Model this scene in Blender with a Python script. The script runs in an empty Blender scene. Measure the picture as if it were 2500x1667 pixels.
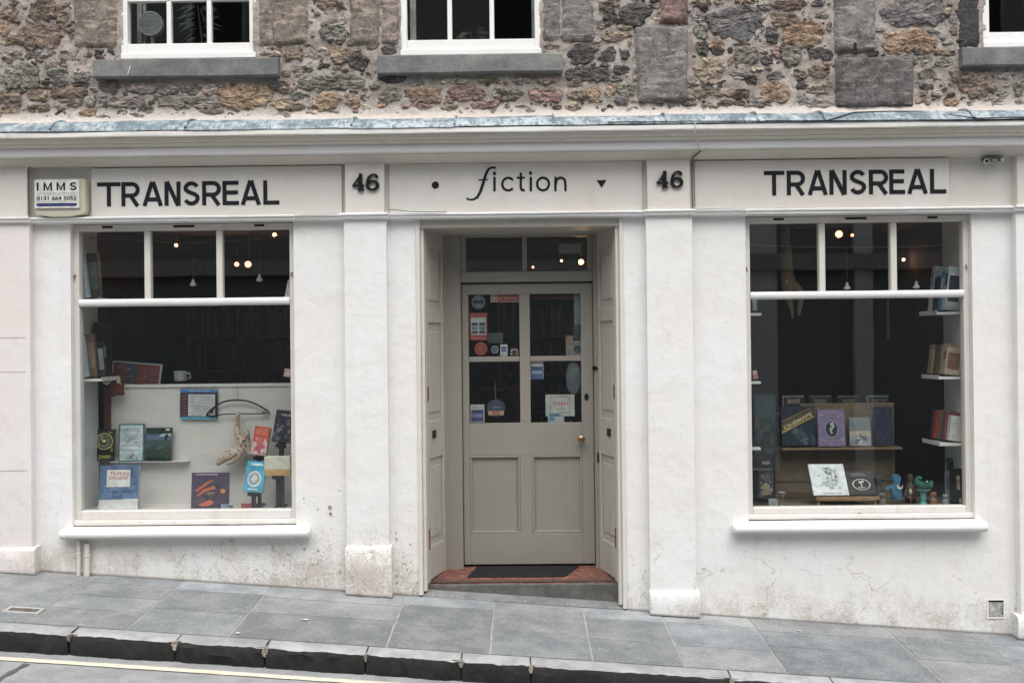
import bpy, bmesh, math, random
from math import sin, cos, pi, radians, sqrt, exp, atan2
from mathutils import Vector, Matrix, noise
random.seed(7)
scene = bpy.context.scene
COL = scene.collection

# ------------------------------------------------------------------ camera
CAM = Vector((0, -7, 1.8))
ROT = Matrix.Rotation(radians(.6), 3, 'Z') @ Matrix.Rotation(pi/2 + radians(.3), 3, 'X') @ Matrix.Rotation(-.0105, 3, 'Z')
cd = bpy.data.cameras.new('camera'); cam = bpy.data.objects.new('camera', cd); COL.objects.link(cam)
cam.matrix_world = Matrix.Translation(CAM) @ ROT.to_4x4()
cd.sensor_width = 36; cd.lens = 35.0; cd.clip_start = .05; cd.clip_end = 500
scene.camera = cam
F = 2500 * 35.0 / 36

# ------------------------------------------------------------------ sky, sun, exposure (overcast day)
SUN_EL, SUN_AZ = radians(58), radians(-28)     # light comes from the street side, a little from the left
world = bpy.data.worlds.new('World'); scene.world = world; world.use_nodes = True
nt = world.node_tree; nt.nodes.clear()
sky = nt.nodes.new('ShaderNodeTexSky'); sky.sky_type = 'NISHITA'; sky.sun_disc = False
sky.sun_elevation = SUN_EL; sky.sun_rotation = pi + SUN_AZ
try: sky.dust_density = 4.0; sky.air_density = 1.0
except Exception: pass
hs = nt.nodes.new('ShaderNodeHueSaturation'); hs.inputs['Saturation'].default_value = .22
bgn = nt.nodes.new('ShaderNodeBackground'); bgn.inputs['Strength'].default_value = .15
wo = nt.nodes.new('ShaderNodeOutputWorld')
nt.links.new(sky.outputs[0], hs.inputs['Color']); nt.links.new(hs.outputs[0], bgn.inputs['Color']); nt.links.new(bgn.outputs[0], wo.inputs[0])
sd = bpy.data.lights.new('sun', 'SUN'); sd.energy = 1.3; sd.angle = radians(48); sd.color = (1, .975, .94)
so = bpy.data.objects.new('sun', sd); COL.objects.link(so)
dirv = Vector((sin(SUN_AZ) * cos(SUN_EL), -cos(SUN_AZ) * cos(SUN_EL), sin(SUN_EL)))   # towards the sun
so.rotation_euler = dirv.to_track_quat('Z', 'Y').to_euler(); so.location = (-3, -8, 12)
vs = scene.view_settings; vs.view_transform = 'Standard'; vs.look = 'None'; vs.gamma = 1; vs.use_curve_mapping = False
vs.exposure = 0.62
scene.render.engine = 'CYCLES'
scene.cycles.max_bounces = 8; scene.cycles.transparent_max_bounces = 16
scene.cycles.caustics_reflective = False; scene.cycles.caustics_refractive = False
scene.cycles.sample_clamp_indirect = 4
scene.cycles.use_denoising = True

# ------------------------------------------------------------------ helpers
def pt(px, py, Y=0.0):
    """pixel of the 2500 px photograph -> (x, z) on the upright plane y = Y"""
    d = ROT @ Vector(((px - 1250) / F, -(py - 833.5) / F, -1)); t = (Y - CAM.y) / d.y
    p = CAM + d * t
    return p.x, p.z
def zp(reg, x, y, Y):
    ox, oy, s = reg
    return pt(ox + x * s, oy + y * s, Y)
ZA = (0, 0, .38265); ZB = (800, 0, .38265); ZC = (1600, 0, .38265)
Z4 = (0, 300, .38265); Z5 = (800, 300, .38265); Z6 = (1600, 300, .38265)
L1 = (160, 530, .25506); L2 = (160, 900, .2679); R1 = (1800, 520, .26144); R2 = (1800, 920, .2551); DR = (1100, 680, .24242); DF = (0, 0, 1.06293)
def gz(x, y=0.0):                     # the street falls to the right and towards the kerb
    return -.002 - .0735 * x + .045 * y

class MB:
    def __init__(s): s.v = []; s.f = []; s.m = []
    def add(s, vs_, fs, m=0):
        o = len(s.v); s.v.extend(tuple(v) for v in vs_)
        for f in fs: s.f.append(tuple(i + o for i in f)); s.m.append(m)
        return s
    def box(s, x0, x1, y0, y1, z0, z1, m=0):
        return s.add([(x0,y0,z0),(x1,y0,z0),(x1,y1,z0),(x0,y1,z0),(x0,y0,z1),(x1,y0,z1),(x1,y1,z1),(x0,y1,z1)],
                     [(0,3,2,1),(4,5,6,7),(0,1,5,4),(1,2,6,5),(2,3,7,6),(3,0,4,7)], m)
    def obox(s, M, x0, x1, y0, y1, z0, z1, m=0):
        n = len(s.v); s.box(x0, x1, y0, y1, z0, z1, m)
        for i in range(n, len(s.v)): s.v[i] = tuple(M @ Vector(s.v[i]))
        return s
    def tube(s, pts, r, n=8, m=0, cap=True):
        pts = [Vector(p) for p in pts]; rs = r if isinstance(r, (list, tuple)) else [r] * len(pts)
        o = len(s.v); prev = None
        for i, p in enumerate(pts):
            t = (pts[min(i+1, len(pts)-1)] - pts[max(i-1, 0)]).normalized()
            a = Vector((0,0,1)) if abs(t.z) < .9 else Vector((1,0,0))
            if prev is not None: a = prev
            u = (a - t * a.dot(t)).normalized(); w = t.cross(u); prev = u
            for k in range(n):
                q = p + (u * cos(2*pi*k/n) + w * sin(2*pi*k/n)) * rs[i]; s.v.append(tuple(q))
        for i in range(len(pts)-1):
            for k in range(n):
                s.f.append((o+i*n+k, o+i*n+(k+1)%n, o+(i+1)*n+(k+1)%n, o+(i+1)*n+k)); s.m.append(m)
        if cap:
            s.f.append(tuple(o+k for k in reversed(range(n)))); s.m.append(m)
            s.f.append(tuple(o+(len(pts)-1)*n+k for k in range(n))); s.m.append(m)
        return s
    def lathe(s, prof, c, axis='z', n=20, m=0):
        c = Vector(c); o = len(s.v)
        for r, h in prof:
            for k in range(n):
                a = 2*pi*k/n
                if axis == 'z': q = Vector((r*cos(a), r*sin(a), h))
                elif axis == 'y': q = Vector((r*cos(a), -h, r*sin(a)))     # h grows towards the street
                else: q = Vector((h, r*cos(a), r*sin(a)))
                s.v.append(tuple(c + q))
        for i in range(len(prof)-1):
            for k in range(n):
                s.f.append((o+i*n+k, o+i*n+(k+1)%n, o+(i+1)*n+(k+1)%n, o+(i+1)*n+k)); s.m.append(m)
        s.f.append(tuple(o+k for k in reversed(range(n)))); s.m.append(m)
        s.f.append(tuple(o+(len(prof)-1)*n+k for k in range(n))); s.m.append(m)
        return s
    def prism(s, poly, y0, y1, m=0):          # polygon in (x,z), y0 = front
        n = len(poly)
        return s.add([(x,y0,z) for x,z in poly] + [(x,y1,z) for x,z in poly],
                     [tuple(range(n)), tuple(reversed(range(n,2*n)))] + [(i,n+i,n+(i+1)%n,(i+1)%n) for i in range(n)], m)
    def ell(s, cx, cz, rx, rz, y0, y1, m=0, n=24):
        return s.prism([(cx+rx*cos(2*pi*k/n), cz+rz*sin(2*pi*k/n)) for k in range(n)], y0, y1, m)
    def ring(s, cx, cz, r0, r1, y0, y1, m=0, n=28, a0=0, a1=2*pi, sq=1.0):
        for k in range(n):
            a, b = a0+(a1-a0)*k/n, a0+(a1-a0)*(k+1)/n
            s.prism([(cx+r0*cos(a),cz+r0*sq*sin(a)),(cx+r1*cos(a),cz+r1*sq*sin(a)),(cx+r1*cos(b),cz+r1*sq*sin(b)),(cx+r0*cos(b),cz+r0*sq*sin(b))], y0, y1, m)
        return s
    def sweep(s, prof, x0, x1, n=60, amp=.0018, m=0, seed=0, grow=0):
        o = len(s.v); k = len(prof)
        for i in range(n+1):
            x = x0 + (x1-x0)*i/n
            for j, (y, z) in enumerate(prof):
                q = Vector((x*1.7+seed, j*.35, 3)); q2 = Vector((x*9+seed, j*.8, 9))
                s.v.append((x, y + amp*noise.noise(q) + amp*.5*noise.noise(q2), z + amp*1.2*noise.noise(q+Vector((9,4,1))) + amp*.5*noise.noise(q2+Vector((5,5,5)))))
        for i in range(n):
            for j in range(k-1):
                s.f.append((o+i*k+j, o+(i+1)*k+j, o+(i+1)*k+j+1, o+i*k+j+1)); s.m.append(m)
        s.f.append(tuple(o+j for j in range(k))); s.m.append(m)
        s.f.append(tuple(o+n*k+j for j in reversed(range(k)))); s.m.append(m)
        return s
    def build(s, name, mats, parent=None, smooth=False, bevel=0, fixn=True, angle=35, label=None, kind=None, subs=1):
        me = bpy.data.meshes.new(name)
        off = Vector(WL.get(parent.name, (0,0,0))) if parent else Vector((0,0,0))
        me.from_pydata([tuple(Vector(v)-off) for v in s.v], [], s.f)
        if not isinstance(mats, (list, tuple)): mats = [mats]
        for m in mats: me.materials.append(m)
        if len(mats) > 1: me.polygons.foreach_set('material_index', s.m)
        if fixn or bevel:
            bm = bmesh.new(); bm.from_mesh(me)
            if bevel:
                es = [e for e in bm.edges if len(e.link_faces) == 2 and e.calc_face_angle(0) > .6]
                bmesh.ops.bevel(bm, geom=es, offset=bevel, segments=subs, affect='EDGES', profile=.6, clamp_overlap=True)
            bmesh.ops.recalc_face_normals(bm, faces=bm.faces[:]); bm.to_mesh(me); bm.free()
        if smooth:
            me.polygons.foreach_set('use_smooth', [True]*len(me.polygons))
            me.set_sharp_from_angle(angle=radians(angle))
        me.update()
        ob = bpy.data.objects.new(name, me); COL.objects.link(ob)
        if parent: ob.parent = parent; WL[ob.name] = tuple(off)
        if label: ob['label'] = label
        if kind: ob['kind'] = kind
        return ob
WL = {}
def thing(name, label, cat, loc=(0,0,0), group=None):
    o = bpy.data.objects.new(name, None); COL.objects.link(o); o.location = loc; o.empty_display_size = .1
    o['label'] = label; o['category'] = cat
    if group: o['group'] = group
    WL[o.name] = tuple(loc)
    return o
def struct(o): o['kind'] = 'structure'; return o
def tag(o, label, cat, group=None):
    o['label'] = label; o['category'] = cat
    if group: o['group'] = group
    return o
def recenter(o, loc):                    # a top-level mesh gets its origin at its base
    loc = Vector(loc); o.data.transform(Matrix.Translation(-loc)); o.location = loc; return o

# ------------------------------------------------------------------ materials
def nodes(name):
    m = bpy.data.materials.new(name); m.use_nodes = True; t = m.node_tree
    return m, t, t.nodes['Principled BSDF']
class G:                                  # tiny node-graph helper
    def __init__(s, t): s.t = t
    def n(s, kind, **kw):
        nd = s.t.nodes.new(kind)
        for k, v in kw.items(): setattr(nd, k, v)
        return nd
    def l(s, a, b): s.t.links.new(a, b)
    def noise(s, scale, detail=4, rough=.6, vec=None, dist=0):
        nd = s.n('ShaderNodeTexNoise'); nd.inputs['Scale'].default_value = scale; nd.inputs['Detail'].default_value = detail
        nd.inputs['Roughness'].default_value = rough; nd.inputs['Distortion'].default_value = dist
        if vec is not None: s.l(vec, nd.inputs['Vector'])
        return nd.outputs['Fac']
    def ramp(s, fac, a, b, va=0.0, vb=1.0):
        nd = s.n('ShaderNodeMapRange'); nd.interpolation_type = 'SMOOTHSTEP'
        nd.inputs['From Min'].default_value = a; nd.inputs['From Max'].default_value = b
        nd.inputs['To Min'].default_value = va; nd.inputs['To Max'].default_value = vb
        s.l(fac, nd.inputs['Value']); return nd.outputs[0]
    def math(s, op, a, b=None):
        nd = s.n('ShaderNodeMath', operation=op)
        for i, q in enumerate((a, b)):
            if q is None: continue
            if isinstance(q, (int, float)): nd.inputs[i].default_value = q
            else: s.l(q, nd.inputs[i])
        return nd.outputs[0]
    def mix(s, fac, a, b, mode='MIX'):
        nd = s.n('ShaderNodeMix', data_type='RGBA', blend_type=mode)
        for key, q in ((0, fac), (6, a), (7, b)):
            if isinstance(q, (int, float)): nd.inputs[key].default_value = q
            elif isinstance(q, tuple): nd.inputs[key].default_value = (*q, 1)
            else: s.l(q, nd.inputs[key])
        return nd.outputs[2]
    def bump(s, h, dist, strength=1.0, prev=None):
        nd = s.n('ShaderNodeBump'); nd.inputs['Distance'].default_value = dist; nd.inputs['Strength'].default_value = strength
        s.l(h, nd.inputs['Height'])
        if prev is not None: s.l(prev, nd.inputs['Normal'])
        return nd.outputs[0]
    def pos(s): return s.n('ShaderNodeNewGeometry').outputs['Position']
    def scaled(s, v, sc):
        nd = s.n('ShaderNodeMapping'); nd.inputs['Scale'].default_value = sc; s.l(v, nd.inputs['Vector']); return nd.outputs[0]
def paint(name, col, dirt=.0, rough=.55, streak=.0, rust=.0, splash_shade=0.0, bump=.0012, warm=(.40,.335,.27)):
    m, t, b = nodes(name); g = G(t); p = g.pos()
    sep = g.n('ShaderNodeSeparateXYZ'); g.l(p, sep.inputs[0])
    n1 = g.noise(1.6, 4, .6, p); n2 = g.noise(9, 5, .65, p); n3 = g.noise(60, 3, .7, p)
    c = g.mix(g.ramp(n1, .36, .66), tuple(v*w for v, w in zip(col, (.985,.957,.925))), col)
    c = g.mix(g.math('MULTIPLY', g.ramp(n2, .48, .72), .12 + dirt*.35), c, tuple(v*w for v, w in zip(col, (.78,.74,.68))))
    if streak:
        sv = g.scaled(p, (14, 14, .8)); ns = g.noise(1.0, 4, .6, sv)
        c = g.mix(g.math('MULTIPLY', g.ramp(ns, .55, .78), streak), c, tuple(v*w for v, w in zip(col, (.55,.5,.44))))
    if rust:
        nr = g.noise(7, 6, .75, g.scaled(p, (1, 1, 2.2)))
        c = g.mix(g.math('MULTIPLY', g.ramp(nr, .60, .70), rust), c, (.36,.22,.13))
    if splash_shade:
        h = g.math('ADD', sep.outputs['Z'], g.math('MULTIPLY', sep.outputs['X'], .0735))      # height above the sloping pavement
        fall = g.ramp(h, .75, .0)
        lx = g.ramp(sep.outputs['X'], -2.9, -1.2); rx = g.ramp(sep.outputs['X'], -.6, -.85)
        loc = g.math('ADD', .42, g.math('MULTIPLY', g.math('MULTIPLY', lx, rx), .66))
        sp = g.noise(48, 5, .75, p); sp2 = g.noise(5, 5, .7, p); sp3 = g.noise(85, 2, .6, p)
        th = g.math('ADD', g.math('MULTIPLY', sp, .55), g.math('ADD', g.math('MULTIPLY', sp2, .38), g.math('MULTIPLY', sp3, .1)))
        k = g.math('ADD', th, g.math('MULTIPLY', g.math('MULTIPLY', fall, loc), .178))
        c = g.mix(g.math('MULTIPLY', g.ramp(k, .60, .72), .45*splash_shade), c, warm)
        foot = g.math('MULTIPLY', g.math('MULTIPLY', g.ramp(h, .34, .05), g.ramp(g.math('ADD', g.math('MULTIPLY', sp2, .6), g.math('MULTIPLY', sp, .4)), .42, .6)), .55*splash_shade)
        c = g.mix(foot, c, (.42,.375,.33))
        for vsc, lo, op in ((20, .84, .6), (46, .55, .6), (90, .42, .5)):
            vs2 = g.n('ShaderNodeTexVoronoi'); vs2.inputs['Scale'].default_value = vsc; g.l(p, vs2.inputs['Vector']); sc2 = g.n('ShaderNodeSeparateColor'); g.l(vs2.outputs['Color'], sc2.inputs[0])
            rad = g.math('MULTIPLY', g.math('MULTIPLY', g.ramp(sc2.outputs[0], lo, 1.0), g.math('MULTIPLY', g.ramp(h, 1.15, .1), loc)), .31)
            dot = g.ramp(g.math('SUBTRACT', rad, g.math('ADD', vs2.outputs['Distance'], g.math('MULTIPLY', g.math('SUBTRACT', sp, .5), .35))), -.06, .06)
            c = g.mix(g.math('MULTIPLY', g.math('MULTIPLY', dot, g.ramp(rad, .02, .06)), op*splash_shade), c, (.24,.195,.16))
        c = g.mix(g.math('MULTIPLY', g.ramp(g.math('ADD', h, g.math('MULTIPLY', sp, .03)), .036, .014), .75*splash_shade), c, (.07,.06,.052))  # dark line of dirt and gap shade painted along the wall foot
        # hairline cracks and chips near the foot of the wall
        vo = g.n('ShaderNodeTexVoronoi', feature='DISTANCE_TO_EDGE'); vo.inputs['Scale'].default_value = 3.1
        dv = g.n('ShaderNodeVectorMath', operation='ADD'); nc = g.n('ShaderNodeTexNoise'); nc.inputs['Scale'].default_value = 5; nc.inputs['Detail'].default_value = 5
        g.l(p, nc.inputs['Vector']); g.l(p, dv.inputs[0]); sc = g.n('ShaderNodeVectorMath', operation='SCALE'); sc.inputs['Scale'].default_value = .35
        g.l(nc.outputs['Color'], sc.inputs[0]); g.l(sc.outputs[0], dv.inputs[1]); g.l(dv.outputs[0], vo.inputs['Vector'])
        cr = g.math('MULTIPLY', g.ramp(vo.outputs['Distance'], .010, .003), g.math('MULTIPLY', g.ramp(h, .75, .2), g.ramp(sp2, .47, .56)))
        c = g.mix(g.math('MULTIPLY', cr, .8*splash_shade), c, (.3,.25,.2))
    g.l(c, b.inputs['Base Color']); b.inputs['Roughness'].default_value = rough
    hh = g.math('ADD', g.math('MULTIPLY', n1, 2.2), g.math('ADD', g.math('MULTIPLY', n2, .7), g.math('MULTIPLY', n3, .12)))
    g.l(g.bump(hh, bump*6, .6), b.inputs['Normal'])
    return m
WHITE = (.76,.765,.76)
M_wall = paint('white_render', WHITE, dirt=.4, streak=.12, splash_shade=1.0, bump=.0022, rough=.7)
M_white = paint('white_gloss_paint', (.75,.76,.765), dirt=.25, streak=.10, rough=.45)
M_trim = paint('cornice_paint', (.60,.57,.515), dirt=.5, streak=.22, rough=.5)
M_lip = paint('flaking_white_paint', (.76,.76,.74), dirt=.5, rust=.12, rough=.5, streak=.25)
M_sign = paint('sign_paint', (.68,.66,.625), dirt=.3, rough=.5, streak=.12)
M_frame = paint('window_frame_paint', (.65,.635,.595), dirt=.4, rust=.10, rough=.5, streak=.15)
M_rail = paint('weathered_rail_paint', (.68,.665,.64), dirt=.5, rust=.55, rough=.55, streak=.3)
M_pink = paint('pinkish_stone_paint', (.73,.695,.685), dirt=.5, splash_shade=.6, rough=.65)
M_door = paint('door_paint', (.262,.250,.222), dirt=.15, rough=.5)
M_shut = paint('shutter_paint', (.455,.44,.395), dirt=.6, rough=.5, streak=.3, rust=.06)
M_upw = paint('fresh_white_paint', (.82,.83,.82), dirt=.1, rough=.4)
_mc = {}
def mat(col, rough=.6, metal=0.0, grain=.12):
    key = (tuple(round(c, 3) for c in col), rough, metal)
    if key in _mc: return _mc[key]
    m, t, b = nodes('coloured_surface'); g = G(t)
    n = g.noise(22, 4, .6, g.pos())
    c = g.mix(g.ramp(n, .3, .75), tuple(v*(1-grain*2) for v in col), tuple(min(1, v*(1+grain*.6)) for v in col))
    g.l(c, b.inputs['Base Color']); b.inputs['Roughness'].default_value = rough; b.inputs['Metallic'].default_value = metal
    if max(col) < .05 and not metal: b.inputs['Specular IOR Level'].default_value = .2
    _mc[key] = m; return m
def emit(col, s):
    m, t, b = nodes('lamp_glow'); b.inputs['Base Color'].default_value = (*col, 1)
    b.inputs['Emission Color'].default_value = (*col, 1); b.inputs['Emission Strength'].default_value = s
    return m
def glass():
    m, t, b = nodes('window_glass'); g = G(t); t.nodes.remove(b)
    out = [n for n in t.nodes if n.type == 'OUTPUT_MATERIAL'][0]
    lw = g.n('ShaderNodeLayerWeight'); lw.inputs['Blend'].default_value = .5
    f = g.math('ADD', .07, g.math('MULTIPLY', g.math('POWER', lw.outputs['Facing'], 5.0), .9))
    tr = g.n('ShaderNodeBsdfTransparent'); tr.inputs[0].default_value = (.97,.985,.975,1)
    gl = g.n('ShaderNodeBsdfGlossy'); gl.inputs['Roughness'].default_value = .015
    g.l(g.bump(g.noise(1.7, 1, .5, g.pos()), .0012, .5), gl.inputs['Normal'])
    mx = g.n('ShaderNodeMixShader'); g.l(f, mx.inputs[0]); g.l(tr.outputs[0], mx.inputs[1]); g.l(gl.outputs[0], mx.inputs[2])
    g.l(mx.outputs[0], out.inputs['Surface']); return m
M_glass = glass()
def stone_mat(name, rough_amp=.014, pits=.5, lich=.5, attr=False):
    m, t, b = nodes(name); g = G(t); p = g.pos()
    oi = g.n('ShaderNodeObjectInfo'); base = oi.outputs['Color']
    if attr: at = g.n('ShaderNodeAttribute'); at.attribute_name = 'tint'; base = at.outputs['Color']
    off = g.n('ShaderNodeVectorMath', operation='ADD'); rnd = g.n('ShaderNodeCombineXYZ')
    g.l(g.math('MULTIPLY', oi.outputs['Random'], 17.0), rnd.inputs[0]); g.l(g.math('MULTIPLY', oi.outputs['Random'], 5.0), rnd.inputs[1])
    g.l(p, off.inputs[0]); g.l(rnd.outputs[0], off.inputs[1]); q = off.outputs[0]
    n1 = g.noise(9, 6, .7, q, .6); n2 = g.noise(30, 5, .75, q); n3 = g.noise(110, 3, .7, q); ns = g.noise(12, 5, .7, g.scaled(q, (.6, 1, 2.6)))
    c = g.mix(g.ramp(n1, .34, .62), g.mix(1.0, base, (.50,.47,.44), 'MULTIPLY'), base)
    c = g.mix(g.math('MULTIPLY', g.ramp(ns, .50, .62), .7), c, g.mix(1.0, base, (1.9,1.8,1.68), 'MULTIPLY'))
    c = g.mix(g.math('MULTIPLY', g.ramp(n2, .60, .72), lich), c, (.40,.36,.31))
    c = g.mix(g.math('MULTIPLY', g.ramp(n2, .47, .38), .62), c, (.04,.037,.034))
    c = g.mix(g.math('MULTIPLY', g.ramp(n3, .56, .68), .4), c, (.38,.35,.32)); c = g.mix(g.math('MULTIPLY', g.ramp(n3, .44, .34), .5), c, (.04,.037,.035))
    g.l(c, b.inputs['Base Color']); b.inputs['Roughness'].default_value = .9
    h = g.math('ADD', g.math('MULTIPLY', n1, .6), g.math('ADD', g.math('MULTIPLY', n2, .5), g.math('MULTIPLY', n3, .16)))
    g.l(g.bump(h, rough_amp*3, .9), b.inputs['Normal']); return m
M_stone = stone_mat('rubble_stone'); M_rubble = stone_mat('rubble_pinning', attr=True); M_block = stone_mat('dressed_stone', .008, lich=.16)
def mortar_mat():
    m, t, b = nodes('lime_mortar'); g = G(t); p = g.pos()
    n1 = g.noise(4, 6, .7, p); n2 = g.noise(26, 5, .75, p); n3 = g.noise(90, 4, .7, p)
    sep = g.n('ShaderNodeSeparateXYZ'); g.l(p, sep.inputs[0])
    c = g.mix(g.ramp(n1, .35, .65), (.34,.295,.26), (.51,.46,.415))
    c = g.mix(g.math('MULTIPLY', g.ramp(n2, .46, .37), .75), c, (.15,.125,.105)); c = g.mix(g.math('MULTIPLY', g.ramp(n3, .44, .34), .6), c, (.17,.145,.125))
    c = g.mix(g.math('MULTIPLY', g.ramp(n2, .56, .7), .6), c, (.66,.59,.54))
    flaunch = g.ramp(g.math('ADD', sep.outputs['Z'], g.math('MULTIPLY', n1, .12)), 3.60, 3.46)       # newer paler mortar along the flashing
    c = g.mix(g.math('MULTIPLY', flaunch, .85), c, (.66,.60,.55))
    g.l(c, b.inputs['Base Color']); b.inputs['Roughness'].default_value = .95
    h = g.math('ADD', g.math('MULTIPLY', n2, .6), g.math('MULTIPLY', n3, .3))
    g.l(g.bump(h, .03, .9), b.inputs['Normal']); return m
M_mortar = mortar_mat()
def lead_mat():
    m, t, b = nodes('weathered_lead'); g = G(t); p = g.pos()
    n1 = g.noise(5, 6, .7, g.scaled(p, (1, 1, 1.8))); n2 = g.noise(22, 5, .75, g.scaled(p, (1.6, 1, .6)))
    c = g.mix(g.ramp(n1, .38, .62), (.15,.195,.22), (.42,.475,.50))
    c = g.mix(g.math('MULTIPLY', g.ramp(n2, .50, .60), .85), c, (.075,.12,.15))
    c = g.mix(g.math('MULTIPLY', g.ramp(n2, .42, .34), .7), c, (.58,.62,.63))
    g.l(c, b.inputs['Base Color']); b.inputs['Roughness'].default_value = .6; b.inputs['Metallic'].default_value = .1
    g.l(g.bump(g.math('ADD', n1, n2), .006, .5), b.inputs['Normal']); return m
M_lead = lead_mat()
def ground_mat(name, ca, cb, sc=6, bump=.004, speck=.25, useobj=False, dark=(.1,.1,.1), light=(.45,.45,.45)):
    m, t, b = nodes(name); g = G(t); p = g.pos()
    n1 = g.noise(sc, 5, .65, p); n2 = g.noise(sc*14, 4, .7, p); n3 = g.noise(1.3, 4, .6, p)
    c = g.mix(g.ramp(n1, .35, .68), ca, cb)
    if useobj:
        oi = g.n('ShaderNodeObjectInfo'); c = g.mix(1.0, c, oi.outputs['Color'], 'MULTIPLY')
    c = g.mix(g.math('MULTIPLY', g.ramp(n2, .56, .7), speck), c, light)
    c = g.mix(g.math('MULTIPLY', g.ramp(n2, .42, .3), speck), c, dark)
    c = g.mix(g.math('MULTIPLY', g.ramp(n3, .55, .75), .25), c, dark)
    g.l(c, b.inputs['Base Color']); b.inputs['Roughness'].default_value = .8
    g.l(g.bump(g.math('ADD', n1, g.math('MULTIPLY', n2, .5)), bump, .7), b.inputs['Normal']); return m
M_slab = ground_mat('paving_stone', (.175,.19,.198), (.275,.286,.288), 4, .007, .65, True, (.11,.118,.12), (.48,.485,.475))
M_joint = ground_mat('joint_mortar', (.28,.28,.268), (.41,.40,.38), 9)
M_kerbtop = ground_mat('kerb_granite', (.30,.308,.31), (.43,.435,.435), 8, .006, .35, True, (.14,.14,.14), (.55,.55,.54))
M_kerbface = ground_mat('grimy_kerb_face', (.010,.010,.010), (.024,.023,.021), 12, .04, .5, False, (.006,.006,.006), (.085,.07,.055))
M_road = ground_mat('road_asphalt', (.25,.255,.26), (.34,.345,.35), 5, .008, .5, False, (.13,.13,.135), (.55,.54,.53))
M_yellow = ground_mat('faded_yellow_paint', (.62,.58,.45), (.74,.70,.58), 14, .003, .3, False, (.4,.36,.27), (.78,.74,.6))
M_sill = ground_mat('sill_sandstone', (.125,.132,.13), (.22,.222,.21), 5, .012, .5, False, (.05,.05,.048), (.36,.35,.32))
M_black = mat((.010,.011,.013), .5); M_letter = mat((.013,.016,.021), .6, grain=.05); M_rustm = mat((.2,.1,.05), .7); M_iron = mat((.04,.04,.042), .45, .6)
M_dark = mat((.02,.017,.016), .8); M_floor = mat((.09,.06,.045), .6); M_wood = mat((.20,.12,.065), .55); M_wood2 = mat((.17,.125,.08), .6); M_redwood = mat((.09,.03,.018), .5)
M_disp = paint('display_white', (.66,.64,.63), dirt=.15, rough=.6)
M_side = paint('display_side_paint', (.52,.56,.57), dirt=.3, rough=.6)
M_brass = mat((.35,.2,.1), .3, .9); M_steel = mat((.55,.55,.55), .3, .8); M_cable = mat((.02,.02,.022), .6); M_wcable = mat((.7,.69,.66), .5)
M_pages = mat((.68,.63,.54), .8); M_tile = mat((.23,.095,.072), .75, 0.0, .3); M_matt = mat((.018,.02,.023), .95); M_step = ground_mat('step_stone', (.07,.07,.066), (.125,.122,.115), 9, .012, .5, False, (.05,.05,.05), (.34,.33,.31))

# ------------------------------------------------------------------ ground: road, kerb, pavement
YK, YKI = -1.20, -1.04       # kerb front and inner edge
def sheet(name, x0, x1, y0, y1, nx, ny, zf, m, depth=.0):
    mb = MB(); o = 0
    vs_ = [(x0+(x1-x0)*i/nx, y0+(y1-y0)*j/ny, 0) for j in range(ny+1) for i in range(nx+1)]
    vs_ = [(x, y, zf(x, y)) for x, y, _ in vs_]
    mb.add(vs_, [(j*(nx+1)+i, j*(nx+1)+i+1, (j+1)*(nx+1)+i+1, (j+1)*(nx+1)+i) for j in range(ny) for i in range(nx)])
    return mb.build(name, m, smooth=True)
def zroad(x, y): return gz(x, YK) - .118 + .022*min(0, y - YK) * (1 if y > -4.2 else 0) + (.022*(-4.2-YK) if y <= -4.2 else 0) + .004*noise.noise(Vector((x*1.3, y*1.3, 2))) + .0015*noise.noise(Vector((x*8, y*8, 5)))
road = struct(sheet('road', -14, 14, -7.6, YK+.06, 220, 60, zroad, M_road))
tarpatch = None
pav = struct(sheet('pavement', -14, 14, YKI-.02, .30, 60, 6, lambda x, y: gz(x, y) - .0035, M_joint))
far = struct(sheet('far_pavement', -14, 14, -10.1, -7.55, 40, 4, lambda x, y: gz(x, -1.2) - .03, M_slab))
mb = MB(); yA, yB = YK-.095, YK-.150
for i in range(110):
    xa, xb = -5.5+i*.1, -5.5+(i+1)*.1
    if i in (44, 45) or xa > 3.9: pass
    w = lambda x: .004*noise.noise(Vector((x*6, 1, 1)))
    mb.add([(xa,yA+w(xa),zroad(xa,yA)+.006),(xb,yA+w(xb),zroad(xb,yA)+.006),(xb,yB+w(xb+9),zroad(xb,yB)+.006),(xa,yB+w(xa+9),zroad(xa,yB)+.006)], [(0,1,2,3)])
mb.build('yellow_line', M_yellow, road)
def roadpt(px, py):
    d = ROT @ Vector(((px-1250)/F, -(py-833.5)/F, -1)); t = 5.0
    for _ in range(12): r = CAM + d*t; t += (zroad(r.x, r.y) - r.z)/d.z
    return CAM + d*t
mb = MB(); A_, B_ = roadpt(-60, 1690), roadpt(66, 1621); n_ = Vector((B_.y-A_.y, A_.x-B_.x, 0)).normalized()
for i in range(10):
    q0, q1 = A_.lerp(B_, i/10), A_.lerp(B_, (i+1)/10); w0, w1 = .016+.006*sin(i*2.1), .016+.006*sin((i+1)*2.1)
    mb.add([(v.x, v.y, zroad(v.x, v.y)+.005) for v in (q0-n_*w0, q1-n_*w1, q1+n_*w1, q0+n_*w0)], [(0,1,2,3)])
mb.build('tar_strip', mat((.11,.115,.125), .7), road)
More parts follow.
